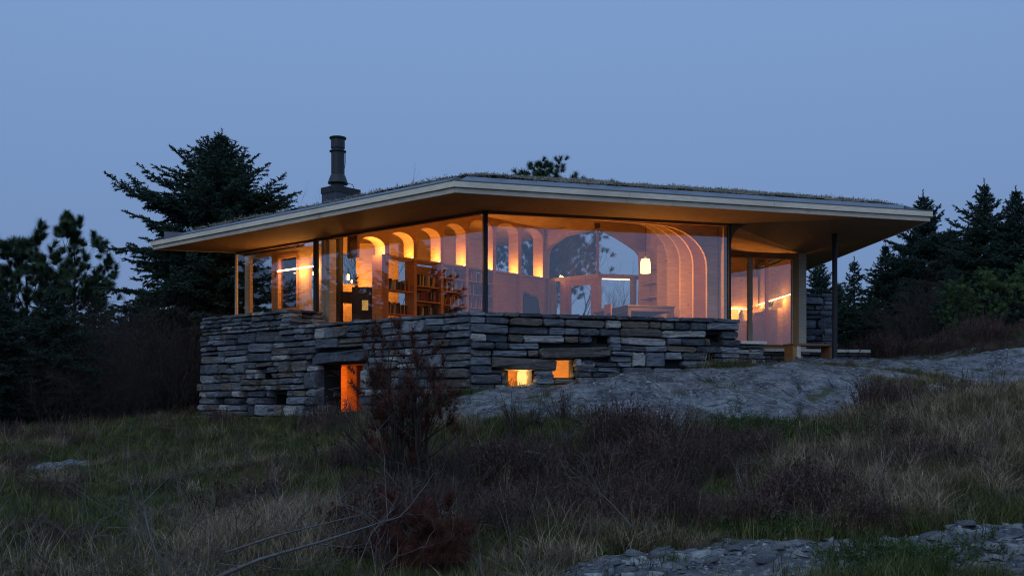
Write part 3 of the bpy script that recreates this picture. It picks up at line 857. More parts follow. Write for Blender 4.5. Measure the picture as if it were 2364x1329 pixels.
# panelled bays past the books
MB().ob(Wp(3.84, -.12, ZF), ww*.93, wn*.04, (0,0,ZL-ZF-.05)).build('wall_panel', M['clt'], house)
MB().ob(Wp(4.86, -.12, ZF), ww*1.32, wn*.04, (0,0,ZL-ZF-.05)).build('wall_panel', M['clt'], house)
MB().ob(Wp(4.78, -.10, ZF), ww*.09, wn*.16, (0,0,ZL-ZF-.05)).build('upright', M['clt'], house)
for k, (s, lab) in enumerate(((5.08, 'dark coat hanging on the wood panel, nearer the bookcase'), (5.38, 'dark coat hanging on the wood panel, nearer the far windows'))):
    c = thing('coat', lab, 'coat', tuple(Wp(s, -.02, 3.2)), group='coats hanging on the panel')
    mb = MB(); rr_ = random.Random(k+3); rows_ = [(0, .10, .05), (.06, .16, .08), (.2, .17, .09), (.5, .16, .08), (.8, .19, .08), (1.05, .21, .09), (1.15, .20, .08)]
    ztop = 4.55 - .06*k; K = 12; n0 = 0
    for (dz, hw, dp) in rows_:
        for j in range(K):
            t = 2*math.pi*j/K
            mb.v.append(Wp(s + hw*.75*math.cos(t)*(1+.12*math.sin(3*t+dz*5)), .03 + dp*math.sin(t), ztop-dz))
    for i in range(len(rows_)-1):
        for j in range(K): mb.f.append((i*K+j, i*K+(j+1) % K, (i+1)*K+(j+1) % K, (i+1)*K+j)); mb.m.append(0)
    mb.f.append(tuple(range(K))); mb.m.append(0); mb.f.append(tuple(range(len(rows_)*K-K, len(rows_)*K))[::-1]); mb.m.append(0)
    mb.build('body', M['coat'], c, smooth=True)
    for sg in (-1, 1):
        MB().tube([Wp(s+sg*.10, .05, ztop-.08), Wp(s+sg*.16, .06, ztop-.4), Wp(s+sg*.15, .08, ztop-.72)], [.05,.05,.042], 8).build('sleeve', M['coat'], c, smooth=True)
    MB().tube([Wp(s, -.08, ztop+.03), Wp(s, 0, ztop+.03), Wp(s, .01, ztop+.06)], .008, 6).build('hook', M['black'], c)

# room behind the arcade: back wall with a band of windows, ceiling is shared
BW = -2.7
for (z0, z1) in ((ZF, 4.15), (5.45, 6.4)):
    MB().ob(Wp(.7, BW-.1, z0), ww*6.0, wn*.1, (0,0,z1-z0)).build('back_wall', M['clt'], house)
for s in (.7, 2.0, 3.3, 4.6, 5.9, 6.6):
    MB().ob(Wp(s, BW-.1, 4.15), ww*.12, wn*.1, (0,0,1.3)).build('back_wall_stud', M['clt'], house)
for s in (.82, 2.12, 3.42, 4.72):
    a = W0 + ww*s + wn*(BW-.05); sheet_pane(a, a + ww*1.18, 4.15, 5.45, M['glass2'])

# ---- window bay with re-entrant corner at the far end
WC = Vector((2.33, 27.4, 0)); WA = Vector((1.02, 28.5, 0)); WB = Vector((3.62, 27.74, 0))
def seg_box(a, b, f0, f1, z0, z1, dep, name, mat_, back=0):
    d = b-a; n_ = Vector((-d.y, d.x, 0)).normalized()
    if n_.y < 0: n_ = -n_
    return MB().ob(v3(a + d*f0 + n_*back, z0), d*(f1-f0), n_*dep, (0,0,z1-z0)).build(name, mat_, house)
seg_box(WA, WC, 0, 1, ZL-.12, ZL, .09, 'transom', M['clt_h']); seg_box(WC, WB, 0, 1, ZL-.12, ZL, .09, 'transom', M['clt_h'])
mull(WC + Vector((.0,.04,0)), Vector((1,0,0)), .2, .10, ZF, ZL-.12, M['clt'], 'mullion')
mull(WC + Vector((.0,.04,0)), Vector((1,0,0)), .06, .08, ZL, 6.3, M['oak'], 'mullion')
for f0, f1 in ((0, .07), (.24, .36)): seg_box(WA, WC, f0, f1, ZF, ZL-.12, .08, 'frame_post', M['clt'])
# glazed door leaf
df = thing_part = None
dl = seg_box(WA, WC, .36, .95, ZL-.27, ZL-.125, .06, 'garden_door', M['oak'], .01)
for f0, f1, z0, z1 in ((.36, .45, ZF, ZL-.27), (.86, .95, ZF, ZL-.27), (.45, .86, ZF, ZF+.15)):
    o = seg_box(WA, WC, f0, f1, z0, z1, .06, 'door_stile', M['oak'], .01); o.parent = dl
sheet_pane(WA + (WC-WA)*.36 + Vector((.03,.03,0)), WA + (WC-WA)*.95 + Vector((.03,.03,0)), ZF, ZL-.12, M['glass2'])
sheet_pane(WA + (WC-WA)*.0 + Vector((.03,.03,0)), WA + (WC-WA)*.24 + Vector((.03,.03,0)), ZF, ZL-.12, M['glass2'])
for f0, f1 in ((.72, .84), (.95, 1.0)): seg_box(WC, WB, f0, f1, ZF, ZL-.12, .08, 'frame_post', M['clt'])
sheet_pane(WC + Vector((.1,.05,0)), WB + Vector((0,.05,0)), ZF, ZL-.12, M['glass2'])
# the big arch over the transom: curved surround on each side
def arch_side(a, b, prof, name):
    """fills between the profile (fraction, z) and the ceiling"""
    d = b-a; n_ = Vector((-d.y, d.x, 0)).normalized()
    if n_.y < 0: n_ = -n_
    mb = MB(); k = len(prof)
    for q_ in (-.16, .10):
        for f, z in prof: mb.v.append(v3(a + d*f + n_*q_, z))
        for f, z in prof: mb.v.append(v3(a + d*f + n_*q_, 6.75))
    for i in range(k-1):
        mb.f += [(i, i+1, k+i+1, k+i), (2*k+i+1, 2*k+i, 3*k+i, 3*k+i+1), (i+1, i, 2*k+i, 2*k+i+1)]; mb.m += [0]*3
    mb.build(name, M['clt'], house)
def zpx(zy): return 440 + zy*.2708
za = lambda y_: zat(zpx(y_), 27.9)
arch_side(WA, WC, [(-.06, ZL), (-.02, ZL), (-.01, za(520)), (.03, za(470)), (.12, za(430)), (.36, za(378)), (1.0, za(352))], 'window_arch')
arch_side(WC, WB, [(0, za(352)), (.10, za(366)), (.35, za(410)), (.62, za(470)), (.82, za(520)), (.9, za(560)), (.92, za(720)), (1.08, za(722))], 'window_arch')
sheet_pane(WA + Vector((.05,.05,0)), WC + Vector((.05,.05,0)), ZL, 6.5, M['glass2']); sheet_pane(WC + Vector((.05,.05,0)), WB + Vector((.05,.05,0)), ZL, 6.5, M['glass2'])
# LED under the transom
lb = thing('light_bar', 'slim warm light bar under the transom of the far window', 'light', tuple(WC + Vector((.5,0,ZL-.2))))
dWB = (WB-WC).normalized(); o_ = WC + dWB*.10 + Vector((.02,-.05,0))
MB().ob(v3(o_, ZL-.15), dWB*.80, Vector((.0,.02,0)), (0,0,.022)).build('diffuser', M['led2'], lb)
MB().ob(v3(o_ - dWB*.05, ZL-.127), dWB*.90, Vector((.0,.03,0)), (0,0,.006)).build('rail', M['black'], lb)
sb0 = WB + Vector((.06,.1,0)); sb1 = G + NR*3.84 - RR*.02
MB().prism([v3(sb0, ZF), v3(sb1, ZF), v3(sb1, ceil_z(sb1)-.01), v3(sb0, 6.3)], Vector((.10,0,0))).build('wall_panel', M['clt'], house)
# curtains
for (px_, lab, Yc, wd) in ((1275, 'gathered beige curtain beside the garden door under the transom', 28.2, .27), (1484, 'gathered beige curtain beside the open shelves', 27.3, .28)):
    c = thing('curtain', lab, 'curtain', (xat(px_, Yc), Yc, ZF))
    mb = MB(); K = 26; x0 = xat(px_, Yc)-wd/2
    for z, fl_ in ((ZL-.14, .8), (4.3, .95), (ZF+.02, 1.1)):
        for i in range(K): mb.v.append(Vector((x0 + wd*.5 + (i/(K-1)-.5)*wd*fl_, Yc + .045*math.sin(i*1.9), z)))
    for r_ in range(2):
        for i in range(K-1): mb.f.append((r_*K+i, r_*K+i+1, (r_+1)*K+i+1, (r_+1)*K+i)); mb.m.append(0)
    o = mb.build('cloth', M['curtain'], c, smooth=True); md = o.modifiers.new('t', 'SOLIDIFY'); md.thickness = .012
    MB().tube([Vector((x0-.08, Yc, ZL-.12)), Vector((x0+wd+.08, Yc, ZL-.12))], .01, 6).build('curtain_rail', M['black'], c)

# ---- side wall with nested ribs on the right
sa = G - RR*.12 + NR*.04
MB().prism([v3(sa, ZF), v3(sa + NR*3.8, ZF)] + [v3(sa + NR*k_, max(ZS, ceil_z(sa + NR*k_)) - .004) for k_ in (3.8, 3.0, 2.0, 1.0, .0)], RR*.10).build('side_wall', M['clt'], house)
def rib(k, wid=.10, reach=1.15, rad=.85, leg=.42):
    """curved timber knee: leg against the side wall, sweeping up to the ceiling"""
    base = G - RR*.13 + NR*k
    mb = MB(); zc = lambda r_: ceil_z(base - RR*r_) - .006
    ins = []; outs = []
    z_top = zc(leg+rad*.6) - .10
    ins.append((leg, ZF)); ins.append((leg, z_top-rad))
    for t in np.linspace(0, math.pi/2, 10)[1:]: ins.append((leg + rad*1.35*(1-math.cos(t)), z_top - rad + rad*math.sin(t)))
    ins.append((leg + rad*1.35 + 1.6, zc(leg+rad*1.35+1.6) - .06))
    for (r_, z) in ins: outs.append((0 if z < z_top-rad*.5 else r_, None))
    k_ = len(ins)
    for q_ in (0, wid):
        for r_, z in ins: mb.v.append(v3(base - RR*r_ + NR*q_, z))
        for i, (r_, z) in enumerate(ins):
            if i == 0: mb.v.append(v3(base + NR*q_, ZF))
            elif i == 1: mb.v.append(v3(base + NR*q_, zc(0)))
            else: mb.v.append(v3(base - RR*r_ + NR*q_, zc(r_)))
    for i in range(k_-1):
        mb.f += [(i, i+1, k_+i+1, k_+i), (2*k_+i+1, 2*k_+i, 3*k_+i, 3*k_+i+1), (i+1, i, 2*k_+i, 2*k_+i+1)]; mb.m += [0]*3
    mb.build('timber_rib', M['clt'], house)
for k_, lg in ((.28, .26), (.85, .30), (1.42, .34), (2.0, .38)): rib(k_, .07, leg=lg)
# cupboard with open shelves at the end of the side wall
MB().ob(v3(G - RR*.50 + NR*2.6, ZF), RR*.37, NR*.05, (0,0,2.3)).build('wall_panel', M['clt'], house)
MB().ob(v3(G - RR*.42 + NR*3.85, ZF), RR*.29, NR*.05, (0,0,2.3)).build('wall_panel', M['clt'], house)
sh = thing('shelf_unit', 'open wooden shelves between the curtain and the ribbed side wall', 'shelf', tuple(v3(G - RR*.9 + NR*3.6, ZF)))
MB().ob(v3(G - RR*.165 + NR*3.0, ZF), RR*.03, NR*.8, (0,0,2.2)).build('side_panel', M['clt'], sh)
for z in (3.4, 3.75, 4.1, 4.45, 4.8): MB().ob(v3(G - RR*.42 + NR*3.1, z), RR*.25, NR*.7, (0,0,.025)).build('shelf', M['clt_h'], sh)
MB().ob(v3(G - RR*.45 + NR*3.82, ZF), RR*.03, NR*.03, (0,0,2.2)).build('side_panel', M['clt'], sh)

# pendant lamp
pc = Vector((xat(1490, 21.8), 21.8, 0)); zc0, zc1 = zat(631, 21.8), zat(597, 21.8)
pl_ = thing('pendant_lamp', 'glowing tapered pendant lamp hanging over the dining table', 'lamp', tuple(v3(pc, zc0)))
MB().lathe(v3(pc, 0), [(.095, zc0), (.112, zc0+.004), (.114, zc0+.12), (.108, zc0+.24), (.092, zc1-.01), (.06, zc1)], 24).build('lamp_shade', M['lampshade'], pl_, smooth=True)
MB().lathe(v3(pc, 0), [(.02, zc1+.001), (.02, zc1+.05), (.008, zc1+.06)], 12).build('cap', M['white'], pl_)
MB().tube([v3(pc, zc1+.06), v3(pc, ceil_z(pc)-.002)], .004, 6).build('cable', M['cable'], pl_)
point(pl_, 'lamp_light', v3(pc, zc0-.15), 105, .12)

# dining table and chairs
zt_ = zat(705, 22.5)
T0 = Vector((xat(1449, 22.3), 22.3, 0)); tu = RR; tn = NR; tw, tl = 1.15, 2.1
tb = thing('dining_table', 'dark wood dining table with drawer apron under the pendant lamp', 'table', tuple(v3(T0 + tu*.5 + tn*1, ZF)))
MB().ob(v3(T0, zt_-.04), tu*tw, tn*tl, (0,0,.04)).build('table_top', M['table'], tb, bevel=.006)
for a, b, c, d in ((.05,.02,1.05,.03), (.05,2.05,1.05,.03), (.04,.05,.03,2.0), (1.08,.05,.03,2.0)):
    MB().ob(v3(T0 + tu*a + tn*b, zt_-.13), tu*c, tn*d, (0,0,.088)).build('apron', M['table'], tb)
for a, b in ((.02,.02), (1.06,.02), (.02,2.0), (1.06,2.0)):
    MB().ob(v3(T0 + tu*a + tn*b, ZF), tu*.07, tn*.07, (0,0,zt_-.042-ZF)).build('leg', M['table'], tb)
def chair(c, face, label):
    ch = thing('dining_chair', label, 'chair', tuple(v3(c, ZF)), group='chairs at the dining table')
    f = face.normalized(); s = Vector((-f.y, f.x, 0))
    MB().ob(v3(c - s*.21 - f*.2, ZF+.43), s*.42, f*.42, (0,0,.035)).build('seat', M['oak'], ch)
    MB().ob(v3(c - s*.2 - f*.21, ZF+.62), s*.4, f*.025, (0,0,.2)).build('backrest', M['oak'], ch)
    for a in (-.19, .16):
        MB().ob(v3(c + s*a - f*.20, ZF), s*.03, f*.03, (0,0,.62)).build('leg', M['oak'], ch)
        MB().ob(v3(c + s*a + f*.17, ZF), s*.03, f*.03, (0,0,.43)).build('leg', M['oak'], ch)
chair(Vector((xat(1422, 23.3), 23.3, 0)), tu, 'wooden chair at the long side of the dining table, by the near end')
chair(Vector((xat(1405, 24.3), 24.3, 0)), tu, 'wooden chair at the long side of the dining table, by the far end')

# ---- fireplace seen through the arcade
fp = thing('fireplace', 'black steel fireplace with a tall flue column', 'fireplace', (-4.2, 25.0, ZF))
MB().lathe((-4.31, 25.0, 0), [(.13, ZF), (.13, ceil_z(Vector((-4.31,25,0)))-.003)], 20).build('flue_column', M['black'], fp, smooth=False)
yf = 24.9
MB().box(xat(812, yf), xat(866, yf), yf, yf+.5, ZF, zat(662, yf)).build('firebox', M['black'], fp, bevel=.01)
MB().box(xat(790, yf), xat(812, yf)-.002, yf+.02, yf+.45, zat(697, yf), zat(673, yf)).build('hood', M['black'], fp)
MB().box(xat(836, yf), xat(850, yf), yf-.03, yf-.005, zat(716, yf), zat(693, yf)).build('door_glass', M['lamp_reflection'], fp)
# far partition glowing behind it
MB().box(-4.11, -3.0, 26.6, 26.7, ZF, 5.75).build('partition', M['clt'], house); MB().box(-4.5, -4.112, 26.6, 26.7, ZF, 4.68).build('partition', M['clt'], house)
pn = thing('wall_lamp', 'small glowing wall lamp behind the fireplace', 'lamp', (xat(804, 26.5), 26.5, 4.6))
MB().lathe((xat(804, 26.45), 26.45, 0), [(.02, 4.76), (.035, 4.78), (.035, 4.90), (.02, 4.92)], 12).build('lamp_shade', M['led2'], pn)
MB().box(xat(804, 26.45)-.02, xat(804, 26.45)+.02, 26.48, 26.598, 4.82, 4.86).build('bracket', M['black'], pn)
point(pn, 'lamp_light', (-4.0, 25.9, 4.6), 60, .08)

# ---- shallow timber window wall in the left bay
DW = .50
def lw(t0, t1, z0, z1, name='window_wall', mat_=None, d0=DW, th=.09, par=None):
    return MB().ob(PL(t0, d0, z0), L*(t1-t0), NL*th, (0,0,z1-z0)).build(name, mat_ or M['clt'], par or house)
def tdl(px, d):
    k = (px-CX)/F; a = P0 + NL*d
    return (a.x - k*a.y)/(k*L.y - L.x)
tt = lambda px: tdl(px, DW)
zwin = lambda y_, px: zat(y_, (P0 + L*tt(px) + NL*DW).y)
zt1 = ZS-.12
lw(tt(727)-.35, tt(727)-.02, ZF, ZS-.002)
lw(tt(713), tt(690)-.0, ZF, ZS-.002)
lw(tt(727)-.018, tt(713)-.002, ZF, 4.05)
arcp = [(tt(727)-.016, 4.9)] + [(tt(727) + (tt(713)-tt(727))*f, 4.9 + .28*math.sqrt(max(0, 1-f*f))) for f in (0.02,.3,.6,.8,.93,.995)]
mb = MB(); k_ = len(arcp)
for q_ in (DW, DW+.09):
    for t_, z in arcp: mb.v.append(PL(t_, q_, z))
    for t_, z in arcp: mb.v.append(PL(t_, q_, ZS-.002))
for i in range(k_-1):
    mb.f += [(i, i+1, k_+i+1, k_+i), (2*k_+i+1, 2*k_+i, 3*k_+i, 3*k_+i+1), (i+1, i, 2*k_+i, 2*k_+i+1)]; mb.m += [0]*3
mb.build('window_wall', M['clt'], house)
lw(tt(640), tt(627), ZF, ZS-.002, mat_=M['oak'])
lw(tt(627)+.002, tt(577)-.002, ZS-.09, ZS-.002); lw(tt(577), tt(565), ZF, ZS-.002)
lw(tt(690)+.002, tt(640)-.002, ZS-.13, ZS-.002)
lw(tt(690)+.002, tt(640)-.002, ZF, 3.82)
wf = lw(tt(690)+.004, tt(640)-.004, ZS-.21, ZS-.135, 'window_frame', M['oak'], DW-.03, .1)
for a, b, c, d in ((tt(690)+.004, tt(690)+.07, 3.825, ZS-.215), (tt(640)-.075, tt(640)-.004, 3.825, ZS-.215), (tt(690)+.072, tt(640)-.077, 3.825, 3.90)):
    o = lw(a, b, c, d, 'sash', M['oak'], DW-.03, .1); o.parent = wf
sheet_pane(PL(tt(690), DW+.05, 0), PL(tt(640), DW+.05, 0), 3.85, ZS-.14, M['glass']); sheet_pane(PL(tt(627), DW+.05, 0), PL(tt(577), DW+.05, 0), ZF, ZS-.1, M['glass']); sheet_pane(PL(tt(727), DW+.05, 0), PL(tt(713), DW+.05, 0), 4.05, 5.25, M['glass2'])
# dark timber cabin behind that wall
MB().ob(PL(tt(627)-.1, DW+.9, ZF), L*1.2, NL*.06, (0,0,ZS-ZF)).build('partition', M['black'], house)
# light bar in front of it
da = .30
A_ = P0 + L*tdl(727, da) + NL*da; B_ = P0 + L*tdl(641, da) + NL*da
zA = zat(614, A_.y); zB = zat(626, B_.y); zm_ = (zA+zB)/2
lb2 = thing('light_bar', 'long glowing light bar hanging in the end window bay above the stepped-up wall', 'light', tuple(v3((A_+B_)/2, zm_)))
MB().tube([v3(A_, zm_), v3(B_, zm_)], .021, 10).build('tube', M['led'], lb2)
for f in (.02, .98):
    p = A_ + (B_-A_)*f; MB().tube([v3(p, zm_+.021), v3(p, ZS-.002)], .003, 5).build('wire', M['cable'], lb2)
p = (A_+B_)/2
for f in (.15, .5, .85): point(lb2, 'lamp_light', v3(A_ + (B_-A_)*f, zm_-.07), 15, .04)

# ---- terrace door and kitchen
DL_ = H - RR*2.6
def dw(a, b, z0, z1, name, mat_, dep=.09, back=0, par=None):
    return MB().ob(v3(H - RR*a - NR*back, z0), RR*(a-b), NR*dep, (0,0,z1-z0)).build(name, mat_, par or house)
MB().ob(v3(H, 2.6), RR*.225, NR*.22, (0,0,ZS-2.6)).build('timber_column', M['pale'], house, bevel=.006)
ZD0, ZD1 = zat(797, 25.4), zat(590, 25.4)
dfr = dw(2.6, .001, ZD1-.02, ZD1+.07, 'terrace_door', M['oak'], .12, .02)
dw(2.6, .001, ZD0-.11, ZD0-.03, 'door_sill', M['oak'], .14, .04, dfr)
dw(.15, .002, ZD0-.03, ZD1-.02, 'door_stile', M['oak'], .10, .01, dfr)
dw(.19, .152, ZD0+.02, ZD1-.08, 'door_stile', M['pale'], .07, .0, dfr)
dw(2.6, .16, ZD1-.08, ZD1-.022, 'door_rail', M['oak'], .07, .0, dfr)
tpx = lambda px: (H.x - (px-CX)/F*H.y)/(RR.x - (px-CX)/F*RR.y)
for a, b in ((tpx(1728), tpx(1738)), (tpx(1764+12), tpx(1764+2))): pass
dw(tpx(1727), tpx(1737), ZD0-.03, ZD1-.08, 'door_stile', M['pale'], .06, .015, dfr)
dw(2.6, .16, ZD0-.03, ZD0+.02, 'door_rail', M['oak'], .07, .0, dfr)
sheet_pane(H - RR*2.6 + NR*.03, H - RR*.1 + NR*.03, ZD0, ZD1, M['glass'], par=dfr)
# glazed gable above the door
mb = MB(); mb.v = [v3(H - RR*2.6 + NR*.03, ZD1+.07), v3(H - RR*.02 + NR*.03, ZD1+.07), v3(H - RR*.02 + NR*.03, ZS), v3(H - RR*2.6 + NR*.03, ceil_z(H - RR*2.6))]; mb.f = [(0,1,2,3)]; mb.m = [0]
mb.build('gable_pane', M['glass2'], house)
# curved bracket at the end of the glass
mb = MB(); pr = [(0, 0)]
for t in np.linspace(0, math.pi/2, 9): pr.append((.36*(1-math.sin(t)) if False else .36 - .36*math.sin(t), -(.36 - .36*math.cos(t))))
cA = G + RR*.05 + NR*.03
mb.prism([v3(cA + RR*a, ZS + b) for a, b in [(0, 0)] + [(.42*(1-math.cos(t)), -.42 + .42*math.sin(t)) for t in np.linspace(0, math.pi/2, 9)]], NR*.08)
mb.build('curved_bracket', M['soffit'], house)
# kitchen: back wall, counter, LED strips
MB().box(4.05, 7.6, 29.6, 29.7, ZF, 5.9).build('kitchen_wall', M['clt'], house)
MB().ob(Vector((7.45, 26.0, ZF)), (.1, 0, 0), (-.3, 3.6, 0), (0,0,2.4)).build('kitchen_wall', M['clt'], house)
kc = thing('kitchen_counter', 'pale wooden kitchen counter with drawer fronts behind the terrace door', 'counter', (6.9, 28, ZF))
c0 = Vector((xat(1738, 28.9), 28.9, 0)); c1 = Vector((xat(1795, 27.4), 27.4, 0)); c2 = Vector((xat(1835, 27.2), 27.2, 0)); zk = zat(716, 28.0)
def slab_(a, b, z0, z1, dep, name, mat_, par):
    d = b-a; n_ = Vector((-d.y, d.x, 0)).normalized()
    return MB().ob(v3(a, z0), d, n_*dep, (0,0,z1-z0)).build(name, mat_, par)
slab_(c0, c1, ZF+.08, zk-.03, .5, 'carcass', M['clt'], kc); slab_(c1, c2, ZF+.08, zk-.03, .5, 'carcass', M['clt'], kc)
slab_(c0, c1, zk-.029, zk, .52, 'worktop', M['pale'], kc); slab_(c1, c2, zk-.029, zk, .52, 'worktop', M['pale'], kc)
for z in (3.32, 3.56):
    slab_(c0 + (c1-c0)*.05 + Vector((-.01,-.012,0)), c0 + (c1-c0)*.95 + Vector((-.01,-.012,0)), z-.22, z, .01, 'drawer_front', M['clt_h'], kc)
def strip(pa, Ya, pb, Yb, y0, y1, lab, n_=1, en=9):
    a = at(pa, y0, Ya); b = at(pb, y1, Yb)
    s = thing('light_bar', lab, 'light', tuple((a+b)/2), group='kitchen light strips')
    d = (b-a); MB().tube([a, b], .016, 8).build('diffuser', M['led'], s)
    MB().tube([a + Vector((0,.02,.02)), b + Vector((0,.02,.02))], .014, 6).build('rail', M['oak'], s)
    point(s, 'lamp_light', (a+b)/2 + Vector((0,-.12,-.08)), en, .05)
zk2 = 4.2
def stripx(pa, pb, lab, f0, f1, en):
    # strips run along the side wall of the kitchen, rising in the view only because they come nearer
    a = Vector((xat(1752, 29.3), 29.3, zat(703, 29.3))); b = Vector((xat(1830, 26.3), 26.3, zat(703, 29.3)))
    p, q = a + (b-a)*f0, a + (b-a)*f1
    s = thing('light_bar', lab, 'light', tuple((p+q)/2), group='kitchen light strips')
    MB().tube([p, q], .016, 8).build('diffuser', M['led'], s)
    MB().tube([p + Vector((.03,.02,.0)), q + Vector((.03,.02,.0))], .014, 6).build('rail', M['oak'], s)
    point(s, 'lamp_light', (p+q)/2 + Vector((-.1,0,-.1)), en, .05)
stripx(0, 0, 'warm light strip over the kitchen counter, last one by the corner', 0, .17, 6)
stripx(0, 0, 'warm light strip over the kitchen counter, above the houseplant', .19, .55, 11)
stripx(0, 0, 'warm light strip over the kitchen counter, in the middle of the row', .57, .85, 11)
stripx(0, 0, 'warm light strip over the kitchen counter, end of the row by the door frame', .87, 1.0, 6)
strip(1680, 29.3, 1724, 29.3, 712, 713, 'warm light strip under the kitchen cupboard on the back wall', en=22)
MB().box(xat(1680,29.45), xat(1745,29.45), 29.2, 29.59, zat(711, 29.3)+.03, zat(640, 29.3)).build('kitchen_cupboard', M['clt'], house)
kb = thing('kitchen_counter', 'short wooden counter along the kitchen back wall', 'counter', (xat(1700,29.2), 29.2, ZF))
MB().box(xat(1670,29.2), xat(1742,29.2), 29.0, 29.59, ZF+.08, 3.88).build('carcass', M['clt'], kb)
MB().box(xat(1669,29.2), xat(1743,29.2), 28.97, 29.592, 3.882, 3.912).build('worktop', M['pale'], kb)
cr = thing('carafe', 'pale jug standing on the kitchen counter by the door stile', 'jug', (xat(1712,29.1), 29.1, 3.912))
MB().lathe((xat(1712,29.1), 29.1, 3.913), [(.07,0), (.09,.02), (.09,.2), (.06,.26), (.065,.30)], 16).build('jug_body', M['white'], cr, smooth=True)
hp = thing('houseplant', 'small green houseplant in a pot under the kitchen light strip', 'plant', tuple(v3(c0 + (c1-c0)*.55 + Vector((.15,.15,0)), zk)))
hb = c0 + (c1-c0)*.55 + Vector((.15,.15,0))
MB().lathe(v3(hb, zk+.001), [(.05,0), (.075,.1), (.08,.11)], 14).build('pot', M['white'], hp)
mb = MB(); rp = random.Random(3)
for i in range(46):
    a = rp.uniform(0, 6.28); el = rp.uniform(.2, 1.3); ln = rp.uniform(.1, .22)
    d = Vector((math.cos(a)*math.cos(el), math.sin(a)*math.cos(el), math.sin(el))); b = v3(hb, zk+.1) + d*ln*.3
    s = d.cross(Vector((0,0,1))).normalized()*.03; n0 = len(mb.v)
    mb.v += [b, b + d*ln*.5 + s, b + d*ln, b + d*ln*.5 - s]; mb.f.append((n0, n0+1, n0+2, n0+3)); mb.m.append(0)
mb.build('leaves', M['leafpot'], hp)
for i, f in enumerate((.12, .2, .3)):
    b = c0 + (c1-c0)*f + Vector((.2,.15,0))
    g_ = thing('drinking_glass', 'clear glass standing on the kitchen counter beside the houseplant', 'glass', tuple(v3(b, zk)), group='glasses on the kitchen counter')
    MB().lathe(v3(b, zk+.001), [(.03,0), (.035,.01), (.04,.14), (.036,.14), (.03,.02)], 14).build('glass_body', M['glass'], g_)
bt = thing('bottle', 'dark bottle standing on the kitchen counter next to the door frame', 'bottle', tuple(v3(c1 + (c2-c1)*.7 + Vector((0,.2,0)), zk)))
MB().lathe(v3(c1 + (c2-c1)*.7 + Vector((0,.2,0)), zk+.001), [(.04,0), (.042,.02), (.042,.2), (.015,.27), (.015,.34)], 14).build('bottle_body', M['black'], bt, smooth=True)
# slim post inside the kitchen
mull(Vector((xat(1770, 27), 27, 0)), Vector((1,0,0)), .09, .09, ZF, 5.5, M['oak'], 'timber_post')

# terrace bench
zb_ = zat(794, 22.9)
bn = thing('bench', 'low brown wooden bench beside the steel terrace post', 'bench', (xat(1880, 22.9), 22.9, 2.55))
bA = Vector((xat(1832, 22.6), 22.6, 0)); bB = Vector((xat(1935, 22.95), 22.95, 0)); bu = (bB-bA).normalized(); bnn = Vector((-bu.y, bu.x, 0)); bl = (bB-bA).length
MB().ob(v3(bA, zb_-.045), bu*bl, bnn*.42, (0,0,.045)).build('seat', M['brown'], bn, bevel=.005)
for a, mt in ((.0, 'oak'), (.105, 'slab'), (bl-.20, 'brown'), (bl-.07, 'slab')):
    MB().ob(v3(bA + bu*a + bnn*.03, 2.42), bu*(.10 if a < .2 else .07), bnn*.34, (0,0,zb_-.047-2.42)).build('leg', M[mt], bn)

# ---- rooms glowing behind the holes in the stone base
for o_, u_, n_, h_ in [(PL(1.7, 1.0, 1.30), L*4.9, NL*.05, (0,0,1.25)), (PL(1.7, -.40, 2.43), L*4.9, NL*1.45, (0,0,.05)), (PL(1.7, -.40, 1.25), L*4.9, NL*1.45, (0,0,.05)), (PL(1.65, -.40, 1.30), L*.05, NL*1.45, (0,0,1.13)), (PL(6.6, -.40, 1.30), L*.05, NL*1.45, (0,0,1.13)), (PL(4.75, .72, 1.30), L*.35, NL*.27, (0,0,1.12))]:
    MB().ob(o_, u_, n_, h_).build('cellar_lining', M['clt'], house)
MB().ob(PL(4.30, -.38, 1.37), L*.09, NL*.08, (0,0,1.02)).build('door_jamb', M['brown'], house)
cl_ = thing('cellar_lamp', 'warm lamp lighting the doorway in the long stone wall', 'lamp', tuple(PL(6.0, .2, 2.3)))
MB().lathe(PL(6.0, .2, 0), [(.05, 2.33), (.06, 2.345), (.06, 2.425), (.05, 2.428)], 14).build('lamp_shade', M['led2'], cl_)
point(cl_, 'lamp_light', PL(5.9, .15, 2.1), 30, .08, (1.0, .235, .022))
rw = [(PR(.3, 1.2, 1.5), RR*3.4, NR*.05, (0,0,1.2)), (PR(.3, -.60, 2.62), RR*3.4, NR*1.80, (0,0,.05)), (PR(.3, -.60, 1.5), RR*3.4, NR*1.80, (0,0,.05)), (PR(.25, -.60, 1.55), RR*.05, NR*1.80, (0,0,1.1)), (PR(3.65, -.60, 1.55), RR*.05, NR*1.80, (0,0,1.1))]
for o_, u_, n_, h_ in rw: MB().ob(o_, u_, n_, h_).build('cellar_lining', M['clt'], house)
pz = at(1205, 872, 20.1)
c2_ = thing('cellar_lamp', 'bright lantern glowing behind the lower gap in the stone wall above the rock slab', 'lamp', tuple(pz))
MB().lathe((pz.x, pz.y, 0), [(.05, pz.z-.17), (.085, pz.z-.16), (.10, pz.z), (.085, pz.z+.13), (.05, pz.z+.14)], 18).build('lamp_glass', emit('cellar_globe_glow', (1.0, .58, .17), 1.6), c2_, smooth=True)
point(c2_, 'lamp_light', pz + Vector((0, -.22, .05)), 70, .1, (1, .56, .19)); point(c2_, 'lamp_light', pz + Vector((.9, .2, .3)), 38, .1, (1, .52, .17))

